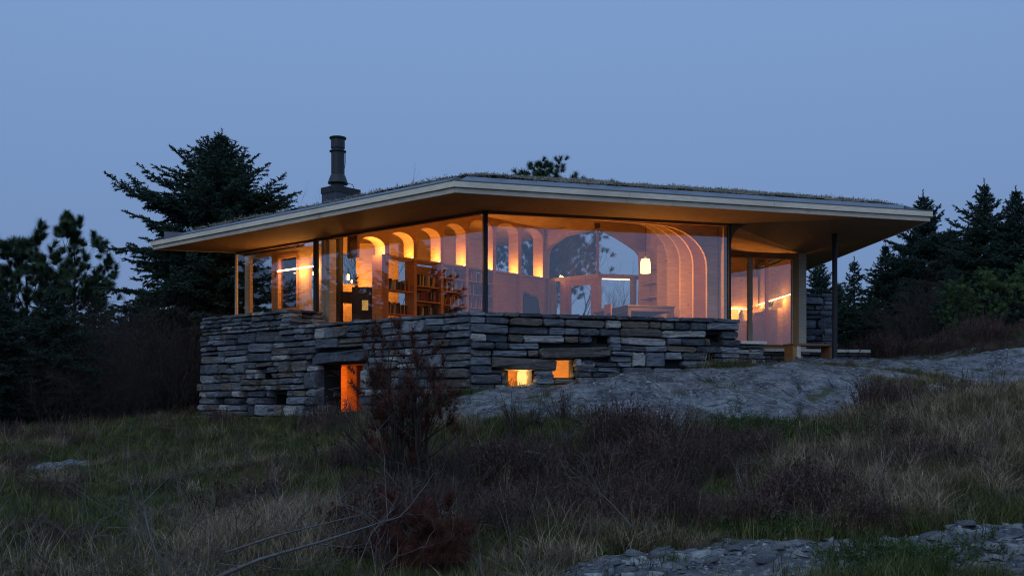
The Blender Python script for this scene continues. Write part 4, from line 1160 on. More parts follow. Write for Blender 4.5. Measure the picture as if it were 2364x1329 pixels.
# ---- chimney
ch_c = Vector((-4.31, 25.0, 0)); cz = lambda y_: zat(y_, 25.0)
chm = MB(); hw = .455
cn = Vector((xat(775, 24.55), 24.55, 0)); ua, ub = L*.54, NL*.76
ch_c = cn + (ua+ub)/2; ch_c.x = xat(780, 25.0); ch_c.y = 25.0
chimney = chm.ob(v3(cn, cz(482)), ua, ub, (0,0,cz(450)-cz(482))).build('chimney', M['chim'], house)
MB().ob(v3(cn - (ua+ub)*.025, cz(450)+.001), ua*1.05, ub*1.05, (0,0,cz(436)-cz(450))).build('chimney_cap', M['black'], chimney)
MB().lathe(v3(ch_c, 0), [(.165, cz(440)), (.165, cz(424))], 28).build('flue_pipe', M['steel'], chimney, smooth=False)
MB().lathe(v3(ch_c, 0), [(.235, cz(425)), (.25, cz(423)), (.185, cz(406)), (.165, cz(404)), (.165, cz(352)), (.205, cz(351)), (.208, cz(349)), (.165, cz(347.5))], 28).build('flue_cone', M['steel'], chimney)
MB().lathe(v3(ch_c, 0), [(.15, cz(347.4)), (.15, cz(343)), (.172, cz(342.8)), (.172, cz(322)), (.20, cz(321.8)), (.212, cz(319.5)), (.205, cz(317.6)), (.17, cz(317))], 28).build('flue_terminal', M['steel'], chimney)
MB().tube([v3(ch_c + Vector((.19,-.02,0)), cz(352)), v3(ch_c + Vector((.20,-.05,0)), cz(375)), v3(ch_c + Vector((.175,-.08,0)), cz(392))], .006, 5).build('cable', M['cable'], chimney)
MB().tube([v3(ch_c + Vector((-.10,-.5,0)), cz(470)), v3(ch_c + Vector((-.2,-.46,0)), cz(462)), v3(ch_c + Vector((-.12,-.44,0)), cz(450)), v3(ch_c + Vector((-.15,-.30,0)), cz(434))], .009, 5).build('cable', M['cable'], chimney)
MB().tube([v3(ch_c + Vector((.2,-.2,0)), cz(436)), v3(ch_c + Vector((.3,-.2,0)), cz(428)), v3(ch_c + Vector((.40,-.2,0)), cz(431)), v3(ch_c + Vector((.44,-.2,0)), cz(441))], .009, 5).build('cable', M['cable'], chimney)

# ------------------------------------------------------------------ vegetation
M['bark'] = simple('dark_bark', (.045, .036, .030), .95, .35, 10, bmp=.5)
M['greybark'] = simple('grey_dead_wood', (.085, .078, .075), .9, .3, 14, bmp=.3)
M['palebark'] = simple('pale_dead_wood', (.115, .108, .105), .9, .3, 14, bmp=.3)
M['twig'] = simple('bare_twigs', (.042, .034, .033), .9, .3, 5)
M['twig2'] = simple('reddish_twigs', (.055, .038, .037), .9, .3, 5)
M['spruce'] = leafmat('spruce_needles', [(0.026,0.064,0.052), (0.040,0.078,0.060), (0.032,0.068,0.044)], .7, .35, 2)
M['pine'] = leafmat('pine_needles', [(0.045,0.090,0.049), (0.059,0.107,0.049)], .7, .3, 2)
M['pinebright'] = leafmat('young_pine_needles', [(0.086,0.163,0.050), (0.106,0.182,0.058)], .7, .35, 2)
M['dead'] = leafmat('dead_rusty_needles', [(.085,.032,.024), (.125,.046,.031)], .9, .4, 6)

def norm(a): return a/np.maximum(np.linalg.norm(a, axis=-1, keepdims=True), 1e-9)
def seg_tubes(P, Q, r0, r1, k=3):
    P, Q = np.asarray(P, float), np.asarray(Q, float); r0 = np.asarray(r0, float)[:, None]; r1 = np.asarray(r1, float)[:, None]
    d = norm(Q-P); ref = np.tile([[.37, .21, .9]], (len(P), 1)); a = norm(np.cross(d, ref)); b = np.cross(d, a)
    ring0 = []; ring1 = []
    for j in range(k):
        t = 2*math.pi*j/k; o = a*math.cos(t) + b*math.sin(t)
        ring0.append(P + o*r0); ring1.append(Q + o*r1)
    V = np.stack(ring0 + ring1, 1).reshape(-1, 3); n = len(P); base = (np.arange(n)*2*k)[:, None]
    Fs = [np.concatenate([base+j, base+(j+1) % k, base+k+(j+1) % k, base+k+j], 1) for j in range(k)]
    return V, np.concatenate(Fs, 0)
def needles(P, D, ln, wd, per, ang, rng, jitter=.25):
    """per needles round each point, leaning forward along D: thin triangles"""
    n = len(P); P = np.repeat(P, per, 0); D = np.repeat(norm(D), per, 0); N = len(P)
    ref = rng.normal(size=(N, 3)); a = norm(np.cross(D, ref)); b = np.cross(D, a)
    L_ = (np.repeat(ln, per) if np.ndim(ln) else ln)*rng.uniform(1-jitter, 1+jitter, N)
    an = ang*rng.uniform(.5, 1.3, N)
    dr = D*np.cos(an)[:, None] + a*np.sin(an)[:, None]
    w = wd*rng.uniform(.7, 1.3, N)
    V = np.stack([P - b*w[:, None]*.5, P + b*w[:, None]*.5, P + dr*L_[:, None]], 1).reshape(-1, 3)
    return V, np.arange(N*3).reshape(-1, 3)
def join_np(parts):
    Vs = []; Fs = []; o = 0
    for V, F_ in parts: Vs.append(V); Fs.append(F_+o); o += len(V)
    return np.concatenate(Vs), np.concatenate(Fs)

class Proto: pass
def spruce_proto(h, slope, rmax, seed, asym=0.0, dens=1.0, pw=1.0):
    rng = np.random.default_rng(seed)
    bP, bQ, b0, b1 = [], [], [], []; tw = []          # twig segments: p, q
    z = .35
    while z < h*.985:
        dep = h - z; f = dep/h
        base = min(slope*dep**pw, rmax*(.72 + .28*(1-f)))*(1 if f < .9 else .8) + .08
        nb = rng.integers(6, 9)
        ph = rng.uniform(0, 6.28)
        for i in range(nb):
            az = ph + 6.283*i/nb + rng.normal(0, .25)
            bl = base*rng.uniform(.62, 1.16)*(1 + asym*math.cos(az - math.pi))
            if dens < 1 and rng.random() > dens: continue
            el = R_(48 - 60*min(1, f*1.6)) + rng.normal(0, .17)
            n = max(4, int(bl/.28)); p = np.array([0, 0, z]); e = el
            pts = [p]
            for s in range(n):
                e += (.16 if f > .15 else .05)/n*2.2*(s/n) + rng.normal(0, .02)
                az += rng.normal(0, .03)
                p = p + np.array([math.cos(az)*math.cos(e), math.sin(az)*math.cos(e), math.sin(e)])*bl/n
                pts.append(p)
            pts = np.array(pts); rb0 = .012 + .016*bl/2
            for s in range(n):
                bP.append(pts[s]); bQ.append(pts[s+1]); b0.append(rb0*(1-s/n)+.004); b1.append(rb0*(1-(s+1)/n)+.004)
            # side twigs
            m_ = max(3, int(bl/.10)); us = np.linspace(.12, .985, m_) + rng.normal(0, .01, m_)
            for j, u in enumerate(us):
                u = min(max(u, .05), .99); x = u*n; k = int(x); c = pts[k] + (pts[min(k+1, n)]-pts[k])*(x-k)
                d = pts[min(k+1, n)]-pts[k]; d = d/np.linalg.norm(d)
                side = np.cross(d, [0, 0, 1]); side /= np.linalg.norm(side)+1e-9
                sg = 1 if j % 2 else -1
                tl = (.12 + .42*bl*(1-u)*.62)*rng.uniform(.7, 1.2); tl = min(tl, .75)
                dv = d*.68 + side*sg*.72 + np.array([0, 0, rng.normal(-.08, .26)]); dv /= np.linalg.norm(dv)
                q = c + dv*tl; tw.append((c, q))
                if tl > .2:
                    for w in np.arange(.14, tl-.04, .10):
                        for s2 in (-1, 1):
                            if rng.random() < .22: continue
                            c2 = c + dv*w; sd = np.cross(dv, [0, 0, 1]); sd /= np.linalg.norm(sd)+1e-9
                            d2 = dv*.72 + sd*s2*.66 + np.array([0, 0, rng.normal(-.12, .3)]); d2 /= np.linalg.norm(d2)
                            tw.append((c2, c2 + d2*min(.26, (tl-w)*.62+.05)))
            tw.append((pts[-2], pts[-1] + (pts[-1]-pts[-2])*.3))
        z += (.11 + .10*min(1, f*2.2))*rng.uniform(.8, 1.2)
    tw.append((np.array([0, 0, h*.96]), np.array([0, 0, h+.25])))
    A = np.array([t[0] for t in tw]); B = np.array([t[1] for t in tw]); ln = np.linalg.norm(B-A, axis=1)
    cnt = np.maximum(1, np.round(ln/.058)).astype(int)
    idx = np.repeat(np.arange(len(A)), cnt)
    fr = np.concatenate([(np.arange(c)+.3)/c for c in cnt])
    P = A[idx] + (B-A)[idx]*fr[:, None]
    nd = needles(P, (B-A)[idx], .095, .042, 4, .8, rng)
    pr = Proto()
    pr.crown = nd
    pr.twigs = seg_tubes(np.array(bP + list(A)), np.array(bQ + list(B)), b0 + [.006]*len(A), b1 + [.003]*len(A))
    zs = np.linspace(0, h, 9)
    pr.trunk = [(0, 0, a) for a in zs]; pr.tr = [max(.012, .02*h*(1-a/h)+.01) for a in zs]
    pr.mesh = None; pr.needle = 'spruce'; pr.barkm = 'bark'
    return pr

def grow(rng, p, d, ln, r, lev, maxlev, segs, tips, spread=.6, nch=(2, 4), up=.1, shrink=.66, wob=.16, curve=None):
    n = max(2, int(ln/.16)) if ln > .4 else 2
    pts = [np.array(p, float)]; d = np.array(d, float); d /= np.linalg.norm(d)
    for i in range(n):
        d = d + rng.normal(0, wob, 3) + np.array([0, 0, up]); d /= np.linalg.norm(d)
        pts.append(pts[-1] + d*ln/n)
        segs.append((pts[-2], pts[-1], r*(1-.45*i/n), r*(1-.45*(i+1)/n)))
    if lev >= maxlev: tips.append((pts[-1], d)); return
    k = rng.integers(nch[0], nch[1]+1)
    for i in range(k):
        u = rng.uniform(.35, 1.0) if i else 1.0
        x = u*n; j = min(int(x), n-1); c = pts[j] + (pts[j+1]-pts[j])*(x-j)
        dv = d + rng.normal(0, spread, 3); dv /= np.linalg.norm(dv)
        grow(rng, c, dv, ln*shrink*rng.uniform(.7, 1.2), max(.0022, r*.55*(1.1-.4*u)), lev+1, maxlev, segs, tips, spread, nch, up, shrink, wob)

def pine_proto(h, crown_r, seed, start=.3, nlimb=16, needle='pine', nl=.15, maxlev=3, tilt=.35, per=46, wd=.016):
    rng = np.random.default_rng(seed); segs = []; tips = []
    z = h*start
    for i in range(nlimb):
        f = i/(nlimb-1); zz = h*start + (h*.97 - h*start)*f
        az = i*2.4 + rng.normal(0, .3)
        ln = crown_r*(1-.62*f**1.5)*rng.uniform(.45, .75)
        el = tilt + .55*f + rng.normal(0, .1)
        grow(rng, (0, 0, zz), (math.cos(az)*math.cos(el), math.sin(az)*math.cos(el), math.sin(el)), ln, .018*h/5*(1.2-f)+.006, 0, maxlev, segs, tips, .5, (3, 4), .12, .62, .12)
    grow(rng, (0, 0, h*.95), (0, 0, 1), h*.06, .02, 1, 2, segs, tips, .4, (3, 4), .2, .7, .1)
    P = np.array([t[0] for t in tips]); D = np.array([t[1] for t in tips])
    pp_ = np.concatenate([P - norm(D)*o for o in (0.0, .05, .10, .15)]); dd_ = np.concatenate([D]*4)
    pr = Proto(); pr.crown = needles(pp_, dd_, nl, wd, per//4, .95, rng)
    pr.twigs = seg_tubes([s[0] for s in segs], [s[1] for s in segs], [s[2] for s in segs], [s[3] for s in segs], 4)
    zs = np.linspace(0, h, 8); wx = np.cumsum(rng.normal(0, .04*h/6, 8)); wx[0] = 0
    pr.trunk = [(0, 0, a) for a in zs]; pr.tr = [max(.015, .018*h*(1-a/h)+.012) for a in zs]
    pr.mesh = None; pr.needle = needle; pr.barkm = 'bark'
    return pr

def shrub_proto(h, r, seed, stems=12, maxlev=3, mat_='twig', rad=.016, spread=.5, up=.08, dead=False, nch=(3, 4), outw=.6, per=40, nl=.1):
    rng = np.random.default_rng(seed); segs = []; tips = []
    for i in range(stems):
        az = rng.uniform(0, 6.28); rr0 = rng.uniform(0, .25)*r; o = rng.uniform(.1, outw)
        grow(rng, (math.cos(az)*rr0, math.sin(az)*rr0, -.08), (math.cos(az)*o, math.sin(az)*o, 1), h*rng.uniform(.38, .6), rad*rng.uniform(.6, 1.2), 0, maxlev, segs, tips, spread, nch, up, .62, .13)
    pr = Proto(); pr.crown = None
    if dead:
        sel = [t for t in tips if rng.random() < dead]
        P = np.array([t[0] for t in sel]); D = np.array([t[1] for t in sel])
        pr.crown = needles(np.concatenate([P, P - norm(D)*.05, P - norm(D)*.1]), np.concatenate([D]*3), nl, .005, per//3, 1.0, rng)
    pr.twigs = seg_tubes([s[0] for s in segs], [s[1] for s in segs], [s[2] for s in segs], [s[3] for s in segs], 3)
    pr.trunk = None; pr.mesh = None; pr.needle = 'dead'; pr.barkm = mat_
    return pr

def top_of(pr):
    z = pr.twigs[0][:, 2].max()
    return max(z, pr.crown[0][:, 2].max()) if pr.crown is not None else z
def plant(pr, name, label, cat, x, y, z=None, rz=0, sc=1.0, group=None, sx=1.0):
    z = hz(x, y) - .05 if z is None else z
    t = thing(name, label, cat, (x, y, z), group, rz); t.scale = (sc*sx, sc, sc)
    if pr.mesh is None:
        ms = {}

        tree = bpy.data.objects
        if pr.trunk:
            mb = MB(); mb.tube(pr.trunk, pr.tr, 8)
            me = bpy.data.meshes.new('trunk'); me.from_pydata([tuple(v) for v in mb.v], [], mb.f); me.materials.append(M[pr.barkm]); me.update(); ms['trunk'] = me
        o = np_mesh('tmp', *pr.twigs, M[pr.barkm]); ms['branches' if pr.trunk else 'stems'] = o.data; bpy.data.objects.remove(o)
        if pr.crown is not None:
            o = np_mesh('tmp', *pr.crown, M[pr.needle]); ms['crown' if pr.trunk else 'needles'] = o.data; bpy.data.objects.remove(o)
        pr.mesh = ms
    for k, me in pr.mesh.items():
        me.name = k; o = bpy.data.objects.new(k, me); COL.objects.link(o); o.parent = t
    return t

def ptree(pr, hp_, name, label, cat, px, tipy, Y, rz=0, group=None, sx=1.0):
    """plant a tree of prototype height hp_ so that its top stands at the given height"""
    x = xat(px, Y); g = hz(x, Y) - .1; sc = (zat(tipy, Y) - g)/top_of(pr)
    return plant(pr, name, label, cat, x, Y, g, rz, sc, group, sx)

big = spruce_proto(9.0, .78, 3.4, 1, asym=.13, pw=1.18)
ptree(big, 9.25, 'spruce_tree', 'tall broad dark spruce towering behind the low end of the roof, near the chimney', 'tree', 512, 293, 31.0, sx=1.18)
spA = spruce_proto(6.0, .52, 2.2, 2, pw=1.15, asym=.1); spB = spruce_proto(6.5, .58, 2.7, 3, pw=1.2, asym=-.1); spC = spruce_proto(5.0, .42, 1.4, 4, dens=.8)
gR = 'spruces behind the terrace'
for pr, hp_, px, ty, Y, rz, lab in [
    (spB, 6.75, 2131, 434, 33.0, .4, 'spruce with a thin leader just beyond the eave tip over the terrace'),
    (spB, 6.75, 2272, 408, 31.0, 2.2, 'tallest heavy-crowned spruce of the wood beyond the terrace'),
    (spA, 6.25, 2345, 426, 30.0, 1.1, 'dense spruce hung with cones beside the tallest spruce beyond the terrace'),
    (spB, 6.75, 2440, 455, 32.0, 5.1, 'last spruce of the wood beyond the terrace, past the cone-hung one'),
    (spA, 6.25, 2044, 556, 34.0, 3.3, 'mid-sized spruce showing below the eave beside the slender young one'),
    (spC, 5.25, 1972, 590, 32.0, .9, 'slender young spruce standing clear beside the terrace post'),
    (spB, 6.75, 1893, 590, 36.0, 4.0, 'dark spruce rising behind the stone pier'),
    (spA, 6.25, 2085, 560, 37.0, .2, 'spruce standing back between two taller ones'),
    (spA, 6.25, 2195, 520, 35.0, 2.9, 'spruce filling the gap between the thin-leadered spruce and the tallest one'),
    (spC, 5.25, 2195, 600, 28.0, 2.0, 'small sparse spruce among bare shrubs'),
    (spA, 6.25, 2110, 640, 30.5, 5.5, 'low bushy spruce behind the grassy mound'),
    (spB, 6.75, 2020, 680, 31.0, 1.5, 'low broad spruce beside the end of the plank seat')]:
    ptree(pr, hp_, 'spruce_tree', lab, 'tree', px, ty, Y, rz, gR)
pA = pine_proto(7.0, 3.4, 5, start=.15, nlimb=24, tilt=.5, nl=.27, wd=.018, maxlev=2, per=170); pB = pine_proto(5.0, 2.6, 8, start=.15, nlimb=20, tilt=.5, nl=.25, wd=.018, maxlev=2, per=170)
gL = 'trees of the wood beside the chimney end'
for pr, hp_, px, ty, Y, rz, lab in [
    (pA, 7.4, 172, 478, 36.0, .3, 'tall pine with a rounded crown next to the tall broad spruce'),
    (pB, 5.3, 62, 492, 37.0, 1.2, 'pine with a forked open crown beside the round-crowned pine'),
    (pA, 7.4, -30, 520, 36.0, 2.4, 'last pine of the wood, past the one with a forked crown')]:
    ptree(pr, hp_, 'pine_tree', lab, 'tree', px, ty, Y, rz, gL)
for pr, hp_, px, ty, Y, rz, lab in [
    (spB, 6.75, 120, 640, 25.8, .3, 'drooping olive-green spruce below the pines'),
    (spA, 6.25, 8, 660, 25.0, 1.3, 'low partly bare spruce in front of the pines, beside the olive-green one'),
    (spC, 5.25, 218, 615, 38.0, .7, 'thin spruce in the gap between pine and big spruce'),
    (spB, 6.75, 330, 650, 37.0, 2.3, 'bushy spruce half hidden behind the bare thicket'),
    (spB, 6.75, 430, 640, 35.0, 4.3, 'dark spruce close behind the end window bay of the house'),
    (spA, 6.25, 255, 730, 33.0, 5.3, 'low spruce inside the bare thicket')]:
    ptree(pr, hp_, 'spruce_tree', lab, 'tree', px, ty, Y, rz, gL)
for i, (px, ty, Y) in enumerate([(-60, 690, 41), (20, 720, 43), (85, 700, 40), (150, 735, 44), (215, 745, 41), (280, 720, 43), (340, 740, 40), (400, 700, 42), (455, 720, 39)]):
    ptree((spB, spA)[i % 2], 1, 'spruce_tree', 'low spruce in the dense row behind the pines and thicket', 'tree', px, ty, Y, i*1.1, 'back row of low spruces behind the pines', 1.7)
for i, (px, ty, Y) in enumerate([(1935, 650, 41), (1990, 690, 42), (2060, 660, 40), (2240, 560, 38), (2310, 530, 37), (2530, 500, 33), (2620, 540, 31), (2700, 520, 34)]):
    ptree((spA, spB)[i % 2], 1, 'spruce_tree', 'spruce in the back row of the wood beyond the terrace', 'tree', px, ty, Y, i*1.3, 'back row of spruces beyond the terrace', 1.4)
# trees left of the view, which the left windows mirror
for i, (x, y, s, lab) in enumerate([(-15.4, 20.6, 1.0, 'spruce standing across the grass from the bookcase windows'), (-17.5, 23.2, 1.1, 'taller spruce across the grass from the bookcase windows'), (-16.4, 18.0, .8, 'small spruce across the grass from the bookcase windows'), (-19.5, 20.8, 1.15, 'full-grown spruce behind the other spruces facing the bookcase windows'), (-15.6, 26.0, 1.05, 'spruce at the wood edge facing the end window bay'), (-17.6, 28.0, 1.15, 'taller spruce at the wood edge facing the end window bay')]):
    plant((spB, spA, spC, spB, spA, spB)[i], 'spruce_tree', lab, 'tree', x, y, None, i*1.7, s, 'spruces facing the bookcase windows')
# behind the house
pC = pine_proto(9.0, 5.0, 12, start=.2, nlimb=36, nl=.22, wd=.015, per=150)
ptree(pC, 9.45, 'pine_tree', 'pine whose tufted top shows above the turf roof', 'tree', 1268, 356, 36.5, .5, None, 1.25)
bare = shrub_proto(5.2, 1.8, 20, stems=4, maxlev=4, mat_='twig', rad=.03, spread=.42, up=.10, outw=.3)
def pshrub(pr, hp_, name, lab, px, topy, Y, rz, group=None, sx=1.0, z=None):
    x = xat(px, Y); g = (hz(x, Y) - .05) if z is None else z; sc = (zat(topy, Y)-g)/top_of(pr)
    return plant(pr, name, lab, 'shrub' if 'shrub' in name or 'thicket' in name else 'tree', x, Y, g, rz, sc, group, sx)
pshrub(bare, 6.0, 'bare_birch', 'bare birch with its twig tips just above the roof beside the chimney', 838, 418, 40.0, 0, 'bare birches behind the house')
pshrub(bare, 6.0, 'bare_birch', 'bare birch with faint twigs above the roof, further from the chimney', 888, 420, 42.0, 2, 'bare birches behind the house')
pshrub(bare, 6.0, 'bare_birch', 'bare birch seen through the far window beside the pendant lamp', 1450, 590, 36.0, 1, 'bare birches behind the house')
pshrub(bare, 6.0, 'bare_birch', 'smaller bare birch seen through the far window under the light bar', 1400, 650, 38.0, 4, 'bare birches behind the house')
# thickets
th1 = shrub_proto(2.6, 1.7, 31, stems=40, maxlev=3, mat_='twig', rad=.014, spread=.5, up=.05, outw=1.0)
th2 = shrub_proto(2.4, 1.5, 32, stems=30, maxlev=3, mat_='twig2', rad=.012, spread=.55, up=.04, outw=.9)
gT = 'bare thickets by the end of the long stone wall'
for pr, px, ty, Y, rz, lab, sx in [(th1, 300, 640, 27.5, 0, 'dense bare thicket under the big spruce', 1.2), (th2, 190, 660, 26.5, 1.3, 'bare reddish-dark shrub beside the dense thicket', 1.2), (th1, 385, 690, 26.8, 2.3, 'bare shrub with arching twigs close to the end of the long stone wall', 1.0),
                                   (th2, 60, 700, 25.5, 3.3, 'tangled bare shrub below the fork-crowned pine', 1.1), (th1, -40, 700, 26.0, 4.0, 'last bare shrub of the thicket, past the tangled one', 1.1), (th2, 130, 790, 24.5, 5.0, 'low bare shrub in front of the thicket', 1.2), (th1, 260, 810, 25.5, 5.6, 'low tangled shrub at the foot of the dense thicket', 1.2)]:
    pshrub(pr, 2.9, 'bare_shrub', lab, px, ty, Y, rz, gT, sx)
for px, ty, Y, rz, lab in [(310, 655, 28.4, .4, 'tall lacy bare shrub rising out of the dense thicket'), (235, 690, 28.0, 2.1, 'tall bare shrub between the olive-green spruce and the dense thicket'), (395, 675, 28.2, 3.7, 'tall bare shrub close to the stepped-up end of the long stone wall'), (140, 720, 27.0, 5.0, 'slim bare shrub standing over the low shrubs below the pines')]:
    pshrub(bare, 1, 'bare_shrub', lab, px, ty, Y, rz, gT, 1.5)
gT2 = 'bare shrubs beyond the terrace'
for pr, px, ty, Y, rz, lab, sx in [(th2, 2120, 600, 29.5, 0, 'reddish bare shrub between the spruces and the mound', 1.1), (th2, 2180, 590, 30.0, 2, 'taller reddish bare shrub beside the small sparse spruce', 1.0), (th1, 2070, 690, 28.5, 3, 'grey bare shrub between the plank seat and the mound', 1.0), (th2, 2300, 740, 25.6, 1, 'low bare shrub on the mound below the young pine', 1.3), (th1, 2230, 770, 25.2, 4, 'bare shrublet on top of the grassy mound', 1.2)]:
    pshrub(pr, 2.9, 'bare_shrub', lab, px, ty, Y, rz, gT2, sx)
# young pines on the mound
pY = pine_proto(2.6, 2.2, 40, start=.12, nlimb=18, needle='pinebright', nl=.14, maxlev=2, tilt=.1, per=60, wd=.014)
for px, ty, Y, rz, lab in [(2285, 608, 26.8, 0, 'bushy bright green young pine on the grassy mound'), (2210, 650, 27.0, 2, 'smaller young pine at the foot of the bushy bright one'), (2375, 590, 27.2, 4, 'young pine at the back end of the mound, past the bushy bright one')]:
    ptree(pY, 2.85, 'pine_tree', lab, 'tree', px, ty, Y, rz, 'young pines on the mound', 1.25)

# foreground: dead pine, fallen branch, wisps
dp1 = shrub_proto(2.0, .8, 51, stems=9, maxlev=3, mat_='bark', rad=.030, spread=.42, up=.12, dead=.42, outw=.5, per=120, nl=.12)
pshrub(dp1, 2.3, 'dead_pine_shrub', 'dead pine shrub with rusty needle tufts in front of the stone wall', 945, 620, 12.4, .6, None, .75)
dp2 = shrub_proto(1.7, .8, 52, stems=12, maxlev=2, mat_='bark', rad=.017, spread=.35, up=.12, outw=.4)
pshrub(dp2, 1.9, 'bare_shrub', 'upright bare twigs growing through the dead pine shrub', 915, 700, 12.9, .6, 'foreground bare shrubs')
pshrub(dp2, 1.9, 'bare_shrub', 'leafless twigs in front of the lintelled doorway', 850, 850, 14.2, 2.6, 'foreground bare shrubs')
dp3 = shrub_proto(.75, .8, 53, stems=16, maxlev=2, mat_='greybark', rad=.014, spread=.6, up=.02, dead=.9, outw=2.2, per=150, nl=.13)
pshrub(dp3, .62, 'dead_pine_shrub', 'low fallen pine top thick with rust-red needles', 935, 1110, 9.6, 1.0)
pshrub(dp3, .62, 'dead_pine_shrub', 'small rust-red pine twig beside the dead pine shrub', 835, 1130, 11.0, 3.0)
wisp = shrub_proto(1.1, .3, 54, stems=16, maxlev=1, mat_='bark', rad=.010, spread=.18, up=.1, outw=.25)
pshrub(wisp, 1.25, 'bare_shrub', 'tuft of thin upright twigs before the lower glowing gap', 1190, 880, 15.0, 0, 'foreground bare shrubs')
pshrub(wisp, 1.25, 'bare_shrub', 'sparse thin twigs standing next to the upright twig tuft', 1236, 905, 15.2, 2, 'foreground bare shrubs')
pshrub(dp2, 1.9, 'bare_shrub', 'dark twiggy shrub in the heather beside the dead pine shrub', 1075, 960, 12.0, 4, 'foreground bare shrubs')
pshrub(dp2, 1.9, 'bare_shrub', 'small russet shrub growing on the rock slab edge', 1845, 905, 16.6, 1, 'foreground bare shrubs', 1.2)
def fallen(label, pts, r, seed, nb):
    rng = np.random.default_rng(seed); segs = []; tips = []
    pts = [np.array(p) for p in pts]
    c = thing('fallen_branch', label, 'branch', tuple(pts[0]))
    MB().tube([tuple(p) for p in pts], [r*(1-.7*i/(len(pts)-1)) for i in range(len(pts))], 8).build('limb', M['palebark'], c, smooth=True)
    for i in range(nb):
        f = rng.uniform(.1, 1)*(len(pts)-1.001); k = int(f); p = pts[k] + (pts[k+1]-pts[k])*(f-k); d = pts[k+1]-pts[k]; d = d/np.linalg.norm(d)
        grow(rng, p, d*.8 + rng.normal(0, .6, 3) + [0, 0, .1], rng.uniform(.25, .7), r*.32, 0, 2, segs, tips, .4, (2, 3), .0, .6, .1)
    off = np.array(ROOT[c.name]); V, F_ = seg_tubes([s[0]-off for s in segs], [s[1]-off for s in segs], [s[2] for s in segs], [s[3] for s in segs], 3)
    tag(np_mesh('twigs', V, F_, M['palebark'], c), kind='stuff')
fallen('long fallen pale branch lying towards the rust-red pine top', [at(470, 1345, 7.9), at(600, 1290, 8.1), at(740, 1250, 8.4), at(850, 1215, 8.8), at(930, 1190, 9.2)], .018, 3, 9)
fallen('shorter fallen branch with thin side twigs above the long one', [at(520, 1275, 8.6), at(640, 1235, 8.9), at(760, 1205, 9.2), at(860, 1180, 9.5)], .012, 5, 8)
fallen('dark forked dead branch standing in the pale grass', [at(380, 1330, 8.1), at(345, 1230, 8.3), at(330, 1160, 8.5), at(400, 1090, 8.7)], .008, 8, 9)
fallen('tangle of thin pale dead sticks in the heather', [at(1460, 1215, 9.9), at(1420, 1170, 10.2), at(1390, 1140, 10.4)], .007, 9, 9)

# ---------------- ground cover (uncountable): tufts instanced on points
def blades(rng, n, h, spread, wd, lean, segs=3):
    V = []; F_ = []
    for i in range(n):
        a = rng.uniform(0, 6.28); rr0 = spread*math.sqrt(rng.random()); b = np.array([math.cos(a)*rr0, math.sin(a)*rr0, -.02])
        hh = h*rng.uniform(.45, 1.1); az = rng.uniform(0, 6.28); ln = lean*rng.uniform(.2, 1.3); w = wd*rng.uniform(.7, 1.3)
        dr = np.array([math.cos(az), math.sin(az), 0]); sd = np.array([-dr[1], dr[0], 0]); n0 = len(V)
        for s in range(segs):
            u = s/segs; c = b + dr*ln*hh*u**1.8 + np.array([0, 0, hh*(u - .25*ln*u**2.5)]); ws = w*(1-.5*u)
            V += [c - sd*ws/2, c + sd*ws/2]
        u = 1; V.append(b + dr*ln*hh + np.array([0, 0, hh*(1-.25*ln)]))
        for s in range(segs-1): F_ += [(n0+2*s, n0+2*s+1, n0+2*s+3), (n0+2*s, n0+2*s+3, n0+2*s+2)]
        e0 = n0 + 2*(segs-1); F_.append((e0, e0+1, n0+2*segs))
    return np.array(V), np.array(F_)
def sprigs(rng, n, h, spread, nl, wd, outw=.5):
    """small woody clump: stems set with short leaves"""
    parts = []
    segs = []; P = []; D = []
    for i in range(n):
        a = rng.uniform(0, 6.28); r0 = spread*math.sqrt(rng.random())*.6; p = np.array([math.cos(a)*r0, math.sin(a)*r0, -.03])
        d = np.array([math.cos(a)*outw*rng.uniform(.2, 1), math.sin(a)*outw*rng.uniform(.2, 1), 1]); d /= np.linalg.norm(d); ln = h*rng.uniform(.6, 1.1)
        q = p + d*ln; segs.append((p, q))
        for u in np.arange(.25, 1.02, .035/h*.8): P.append(p + d*ln*u + rng.normal(0, .008, 3)); D.append(d + rng.normal(0, .25, 3))
    nd = needles(np.array(P), np.array(D), nl, wd, 2, .7, rng)
    st = seg_tubes([s[0] for s in segs], [s[1] for s in segs], [.003]*len(segs), [.0015]*len(segs), 3)
    V, Fq = st; Ft = np.concatenate([Fq[:, [0,1,2]], Fq[:, [0,2,3]]])
    return join_np([(V, Ft), nd])

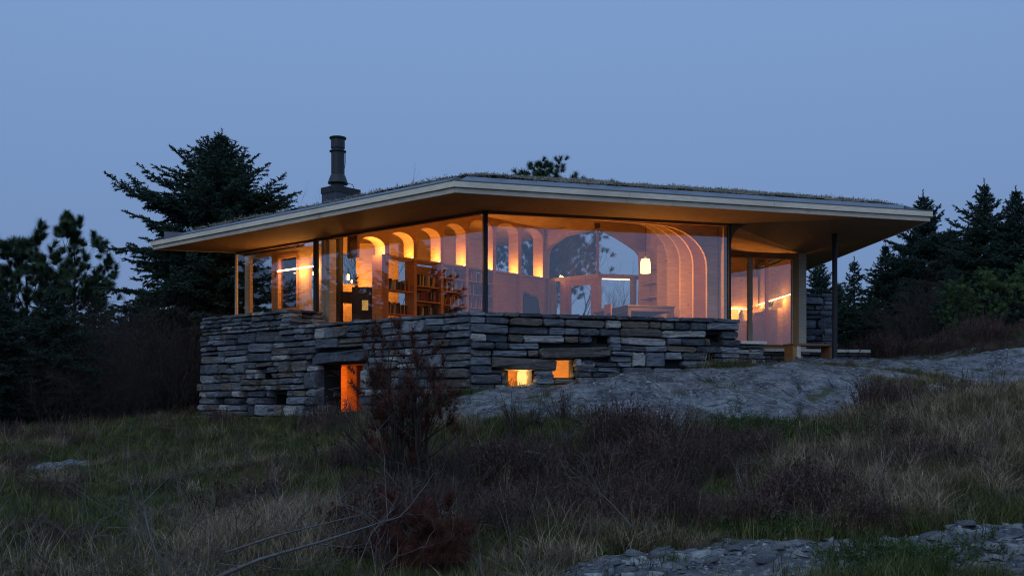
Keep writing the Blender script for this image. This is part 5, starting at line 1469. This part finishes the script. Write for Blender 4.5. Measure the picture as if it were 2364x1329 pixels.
def gn_scatter(name, templates, pts, rot, scl, which, mat_, label, cat, parent=None, top=True):
    if top: scl = scl*np.where((pts[:, 0] > 4.6) & (pts[:, 1] > 17.3) & (pts[:, 1] < 24.5), .5, 1.0)
    V = []; F_ = []; tp = []; o = 0
    for k, (v, f) in enumerate(templates):
        V.append(v); F_.append(f+o); tp.append(np.full(len(v), k)); o += len(v)
    n_t = o; V.append(pts); tp.append(-1-which)
    V = np.concatenate(V); F_ = np.concatenate(F_); tp = np.concatenate(tp).astype(np.int32)
    ob = np_mesh(name, V, F_, mat_, parent); me = ob.data
    a = me.attributes.new('tpl', 'INT', 'POINT'); a.data.foreach_set('value', tp)
    r = np.zeros((len(V), 3), np.float32); r[n_t:] = rot; a = me.attributes.new('rot', 'FLOAT_VECTOR', 'POINT'); a.data.foreach_set('vector', r.ravel())
    s = np.ones(len(V), np.float32); s[n_t:] = scl; a = me.attributes.new('scl', 'FLOAT', 'POINT'); a.data.foreach_set('value', s)
    g = bpy.data.node_groups.new('scatter_'+name, 'GeometryNodeTree')
    g.interface.new_socket('Geometry', in_out='INPUT', socket_type='NodeSocketGeometry'); g.interface.new_socket('Geometry', in_out='OUTPUT', socket_type='NodeSocketGeometry')
    N = g.nodes; gi = N.new('NodeGroupInput'); go = N.new('NodeGroupOutput'); jn = N.new('GeometryNodeJoinGeometry')
    def attr(nm, ty):
        x = N.new('GeometryNodeInputNamedAttribute'); x.data_type = ty; x.inputs['Name'].default_value = nm; return x.outputs['Attribute']
    at_, ar, as_ = attr('tpl', 'INT'), attr('rot', 'FLOAT_VECTOR'), attr('scl', 'FLOAT')
    def sep(val):
        c = N.new('FunctionNodeCompare'); c.data_type = 'INT'; c.operation = 'EQUAL'
        ins = [i for i in c.inputs if i.type == 'INT']
        g.links.new(at_, ins[0]); ins[1].default_value = val
        s_ = N.new('GeometryNodeSeparateGeometry'); s_.domain = 'POINT'
        g.links.new(gi.outputs[0], s_.inputs[0]); g.links.new(c.outputs[0], s_.inputs[1]); return s_.outputs[0]
    for k in range(len(templates)):
        ip = N.new('GeometryNodeInstanceOnPoints')
        g.links.new(sep(-1-k), ip.inputs['Points']); g.links.new(sep(k), ip.inputs['Instance'])
        g.links.new(ar, ip.inputs['Rotation']); g.links.new(as_, ip.inputs['Scale']); g.links.new(ip.outputs[0], jn.inputs[0])
    g.links.new(jn.outputs[0], go.inputs[0])
    md = ob.modifiers.new('scatter', 'NODES'); md.node_group = g
    tag(ob, label if top else None, cat if top else None, kind='stuff')
    return ob

RG = np.random.default_rng(77)
def sample(n, x0, x1, y0, y1, dens, power=1.3):
    """points denser near the viewer path, kept by the density function"""
    y = (y0**(1-power) + RG.random(n)*(y1**(1-power)-y0**(1-power)))**(1/(1-power))
    x = RG.uniform(x0, x1, n)
    inview = np.abs(x) < .56*y + 3.6
    x, y = x[inview], y[inview]
    ter = np.where((x > 5.0) & (x < 10.2) & (y > 20.9) & (y < 25.2), .12, 1.0)
    k = RG.random(len(x)) < dens(x, y)*ter
    x, y = x[k], y[k]
    ih = in_house(x, y) | (wall_zone(x, y)); x, y = x[~ih], y[~ih]
    return np.c_[x, y, height(x, y)]
def wall_zone(x, y):
    dl = (x-P0.x)*NL.x + (y-P0.y)*NL.y; dr = (x-P0.x)*NR.x + (y-P0.y)*NR.y
    tl = (x-P0.x)*L.x + (y-P0.y)*L.y; tr = (x-P0.x)*RR.x + (y-P0.y)*RR.y
    return (dl > -1.08) & (dr > -1.08) & (tl < 9.15) & (tr < 5.4) & (y < 31)
sm = lambda v, a, b: np.clip((v-a)/(b-a), 0, 1)
def gz(x, y, cx, cy, rx, ry): return np.exp(-((x-cx)/rx)**2 - ((y-cy)/ry)**2)
nz = lambda x, y, f, s: fbm(x*f, y*f, 3, s)
rk_ = lambda x, y: np.maximum(1 - sm(rockmask(x, y), .45, .98), .10*(nz(x, y, 2.2, 71) > .12))
heath = lambda x, y: np.clip(1.5*np.maximum.reduce([gz(x, y, .6, 13.4, 2.4, 1.6), gz(x, y, 2.0, 13.6, 1.6, 1.2), gz(x, y, -.1, 12.2, 1.3, 1.3), gz(x, y, 2.0, 11.2, 1.6, .8), .7*gz(x, y, 6.6, 17.0, .9, .5), .7*gz(x, y, 9.3, 17.4, 1.2, .6), gz(x, y, 11, 25.3, 3.2, 1.6), .5*gz(x, y, -4.6, 10.6, .7, .4), .4*gz(x, y, -6.5, 12.5, .9, .5)]) + nz(x, y, .8, 61)*1.3 + nz(x, y, 2.6, 66)*.6 - .25, 0, 1)
junip = lambda x, y: np.clip(1.4*np.maximum.reduce([gz(x, y, 3.6, 15.2, 2.2, .7), gz(x, y, 2.2, 14.7, 1.0, .6), gz(x, y, 3.35, 8.75, .65, .4), gz(x, y, 5.5, 15.2, 1.4, .9), gz(x, y, 2.6, 10.4, .6, .3)]) + nz(x, y, 1.4, 62)*.9 - .3, 0, 1)
dry = lambda x, y: np.clip(.9*np.maximum.reduce([gz(x, y, -2.3, 10.3, 2.6, 1.9), 1.35*gz(x, y, 4.8, 12.8, 2.0, 1.7), 1.35*gz(x, y, 7.0, 14.8, 2.4, 2.4), gz(x, y, 11.5, 15.0, 3.0, 5.0), gz(x, y, 3.2, 10.7, 1.7, .8), gz(x, y, 8.4, 17.5, 2.5, 2.5), gz(x, y, .3, 9.6, 1.0, .7), gz(x, y, 12, 25.5, 2.4, 1.2)*.6]) + nz(x, y, .8, 63)*2.2 + nz(x, y, 3.1, 65)*1.2 - .18, 0, 1)
green = lambda x, y: np.clip(.5 + .9*np.maximum.reduce([gz(x, y, -4, 19.5, 5, 4.5), gz(x, y, 7, 19.8, 2.2, 1.5), gz(x, y, -8, 15, 3, 4)]) + nz(x, y, .9, 64)*1.4 + nz(x, y, 2.7, 67)*.8, 0, 1)
def rots(n, tilt=.12): return np.c_[RG.normal(0, tilt, n), RG.normal(0, tilt, n), RG.uniform(0, 6.28, n)]

M['drygrass'] = leafmat('dry_grass', [(.20,.145,.085), (.46,.36,.23), (.10,.072,.045), (.56,.46,.32), (.26,.21,.12), (.08,.062,.04), (.38,.28,.18), (.13,.10,.06)], .8, .25, 1.5)
M['greengrass'] = leafmat('green_grass', [(.065,.095,.022), (.13,.155,.04), (.19,.175,.07), (.045,.07,.02), (.12,.11,.05), (.085,.125,.03), (.05,.05,.02)], .8, .3, 1.5)
M['heather'] = leafmat('heather', [(.10,.062,.060), (.19,.12,.11), (.065,.044,.042), (.16,.115,.08), (.045,.034,.034)], .9, .35, 2)
M['juniper'] = leafmat('juniper', [(0.058,0.098,0.036), (0.078,0.130,0.046), (0.065,0.098,0.036)], .8, .35, 2)

rg = np.random.default_rng(5)
tall = [blades(rg, 36, .36, .10, .005, 1.3, 4), blades(rg, 40, .28, .14, .005, 1.7, 4), blades(rg, 22, .46, .09, .0045, .9, 4), blades(rg, 44, .20, .15, .0055, 1.5, 3)]
pts = sample(125000, -13, 19, 7.8, 29, lambda x, y: dry(x, y)*rk_(x, y)*(1-.75*heath(x, y))*np.where(y < 16, .62, .9))
gn_scatter('dry_grass', tall, pts, rots(len(pts)), RG.uniform(.55, 1.15, len(pts)), RG.integers(0, 4, len(pts)), M['drygrass'], 'pale dry grass tufts covering the heath', 'grass')
print('dry', len(pts))
shrt = [blades(rg, 40, .16, .13, .006, .7, 2), blades(rg, 34, .12, .14, .007, .9, 2), blades(rg, 40, .22, .12, .0055, .6, 3)]
pts = sample(150000, -17, 19, 7.8, 27, lambda x, y: green(x, y)*rk_(x, y)*(1-.8*heath(x, y)))
gn_scatter('green_grass', shrt, pts, rots(len(pts)), RG.uniform(.6, 1.25, len(pts)), RG.integers(0, 3, len(pts)), M['greengrass'], 'short dull green grass around the rocks', 'grass')
print('green', len(pts))
hth = [sprigs(rg, 16, .30, .16, .026, .010, .45), sprigs(rg, 18, .24, .18, .026, .010, .6), sprigs(rg, 14, .36, .14, .026, .009, .35)]
pts = sample(80000, -12, 19, 9, 26.5, lambda x, y: heath(x, y)*rk_(x, y))
gn_scatter('heather', hth, pts, rots(len(pts), .2), RG.uniform(.6, 1.3, len(pts))*np.clip(1.0 + 2.4*nz(pts[:, 0], pts[:, 1], 1.2, 68), .45, 1.8), RG.integers(0, 3, len(pts)), M['heather'], 'dark purple-brown heather in front of the rock slab', 'heather')
print('heather', len(pts))
jn_ = [sprigs(rg, 18, .17, .2, .030, .012, 1.4), sprigs(rg, 16, .13, .22, .030, .012, 1.8)]
pts = sample(16000, -2, 12, 8, 18, lambda x, y: junip(x, y)*np.where(y < 9.6, 1, rk_(x, y)))
gn_scatter('juniper', jn_, pts, rots(len(pts), .25), RG.uniform(.7, 1.4, len(pts)), RG.integers(0, 2, len(pts)), M['juniper'], 'low green creeping juniper mats at the edges of the rocks', 'juniper')
print('juniper', len(pts))
stk = [blades(rg, 7, .75, .08, .0045, .5, 4), blades(rg, 5, .95, .06, .0045, .4, 4)]
pts = sample(2600, -10, 11, 8.5, 24, lambda x, y: np.clip(dry(x, y)*.8 + gz(x, y, -8, 22, 2.5, 2)*.8 + .12, 0, 1)*rk_(x, y))
gn_scatter('grass_stalks', stk, pts, rots(len(pts), .12), RG.uniform(.5, 1.0, len(pts)), RG.integers(0, 2, len(pts)), M['drygrass'], 'tall thin bleached grass stalks rising above the tufts', 'grass')
# thin dead twigs tangled through the low growth
def twiglet(seed):
    r_ = np.random.default_rng(seed); sg = []; tp_ = []
    for i in range(3): grow(r_, (r_.normal(0, .05), r_.normal(0, .05), -.02), (r_.normal(0, .8), r_.normal(0, .8), .8), .34, .004, 0, 2, sg, tp_, .5, (2, 3), .02, .62, .16)
    V, Fq = seg_tubes([s[0] for s in sg], [s[1] for s in sg], [s[2] for s in sg], [s[3] for s in sg], 3)
    return V, np.concatenate([Fq[:, [0,1,2]], Fq[:, [0,2,3]]])
pts = sample(9000, -9, 11, 8, 20, lambda x, y: np.clip(.25 + .5*gz(x, y, -2.5, 10, 3, 2) + .4*heath(x, y) + nz(x, y, 1.1, 81)*.9, 0, 1)*rk_(x, y)*.15)
gn_scatter('dead_twigs', [twiglet(i) for i in (1, 2, 3, 4)], pts, rots(len(pts), .3), RG.uniform(.6, 1.5, len(pts)), RG.integers(0, 4, len(pts)), leafmat('dead_twig_bark', [(.10,.085,.08), (.20,.185,.175), (.06,.05,.05), (.13,.10,.09)], .9, .2, 3), 'thin grey dead twigs tangled through the heath', 'twigs')
# broken schist flakes lying along the bedding of the rock
def flake(seed):
    r_ = random.Random(seed); k = 6; v = []; f = []
    an = sorted(r_.uniform(0, 6.28) for _ in range(k)); rx, ry = .5, r_.uniform(.22, .4)
    ol = [(math.cos(a)*rx*r_.uniform(.75, 1.1), math.sin(a)*ry*r_.uniform(.75, 1.1)) for a in an]
    for x, y in ol: v.append((x*1.06, y*1.06, -.12))
    for x, y in ol: v.append((x, y, .10 + x*.05 + r_.uniform(-.02, .02)))
    v.append((0, 0, .12)); 
    for i in range(k):
        j = (i+1) % k; f += [(i, j, k+j), (i, k+j, k+i), (k+i, k+j, 2*k)]
    return np.array(v), np.array(f)
def sample_rock(n, dens):
    y = (7.8**-.6 + RG.random(n)*(27**-.6 - 7.8**-.6))**(1/-.6); x = RG.uniform(-12, 13, n); k = (np.abs(x) < .56*y+3.6); x, y = x[k], y[k]
    k = (RG.random(len(x)) < dens(x, y)) & ~in_house(x, y) & ~wall_zone(x, y); x, y = x[k], y[k]
    return np.c_[x, y, height(x, y)]
pts = sample_rock(90000, lambda x, y: sm(rockmask(x, y), .3, .9)*np.where(y > 13, .4, 1.0)*np.clip(.34 + nz(x, y, 1.3, 91)*2.6 + nz(x, y, 5, 92)*1.2, 0, 1))
n_ = len(pts); print('flakes', n_)
rt = np.c_[RG.normal(.05, .16, n_), RG.normal(0, .14, n_), RG.normal(.25, .45, n_) + math.pi*RG.integers(0, 2, n_)]
M['flake'] = leafmat('schist_flakes', [(0.078,0.088,0.104), (0.169,0.182,0.202), (0.111,0.121,0.137), (0.247,0.260,0.273), (0.143,0.150,0.156), (0.390,0.416,0.403), (0.091,0.098,0.111)], .9, .45, 14)
gn_scatter('rock_flakes', [flake(i) for i in range(8)], pts, rt, np.exp(RG.normal(-2.75, .5, n_))*np.where(pts[:, 1] < 12, 1.35, 1.0), RG.integers(0, 8, n_), M['flake'], 'grey schist flakes broken along the surface of the rock outcrops', 'rock')
# sedum and moss on the turf roof
sd_ = [sprigs(rg, 12, .03, .12, .02, .016, 1.6), sprigs(rg, 10, .045, .10, .022, .014, 1.2)]
M['sedum'] = leafmat('sedum', [(.24,.215,.16), (.36,.33,.27), (.46,.44,.38), (.16,.15,.08)], .9, .3, 3)
tv = turfV[RG.random(len(turfV)) < .9]
ed = np.array([min(dist_in(Vector((x, y, 0)), E0, ER), dist_in(Vector((x, y, 0)), EL, E0)) for x, y, z in tv]) < 2.6
tv = tv[ed]; tv = np.concatenate([tv, tv, tv, tv]) + np.c_[RG.uniform(-.09, .09, (4*len(tv), 2)), np.zeros(4*len(tv))]
gn_scatter('roof_sedum', sd_, tv - np.array(ROOT['house']), rots(len(tv), .3), RG.uniform(.6, 1.3, len(tv)), (RG.random(len(tv)) < .3).astype(int), M['sedum'], '', '', roof, False)
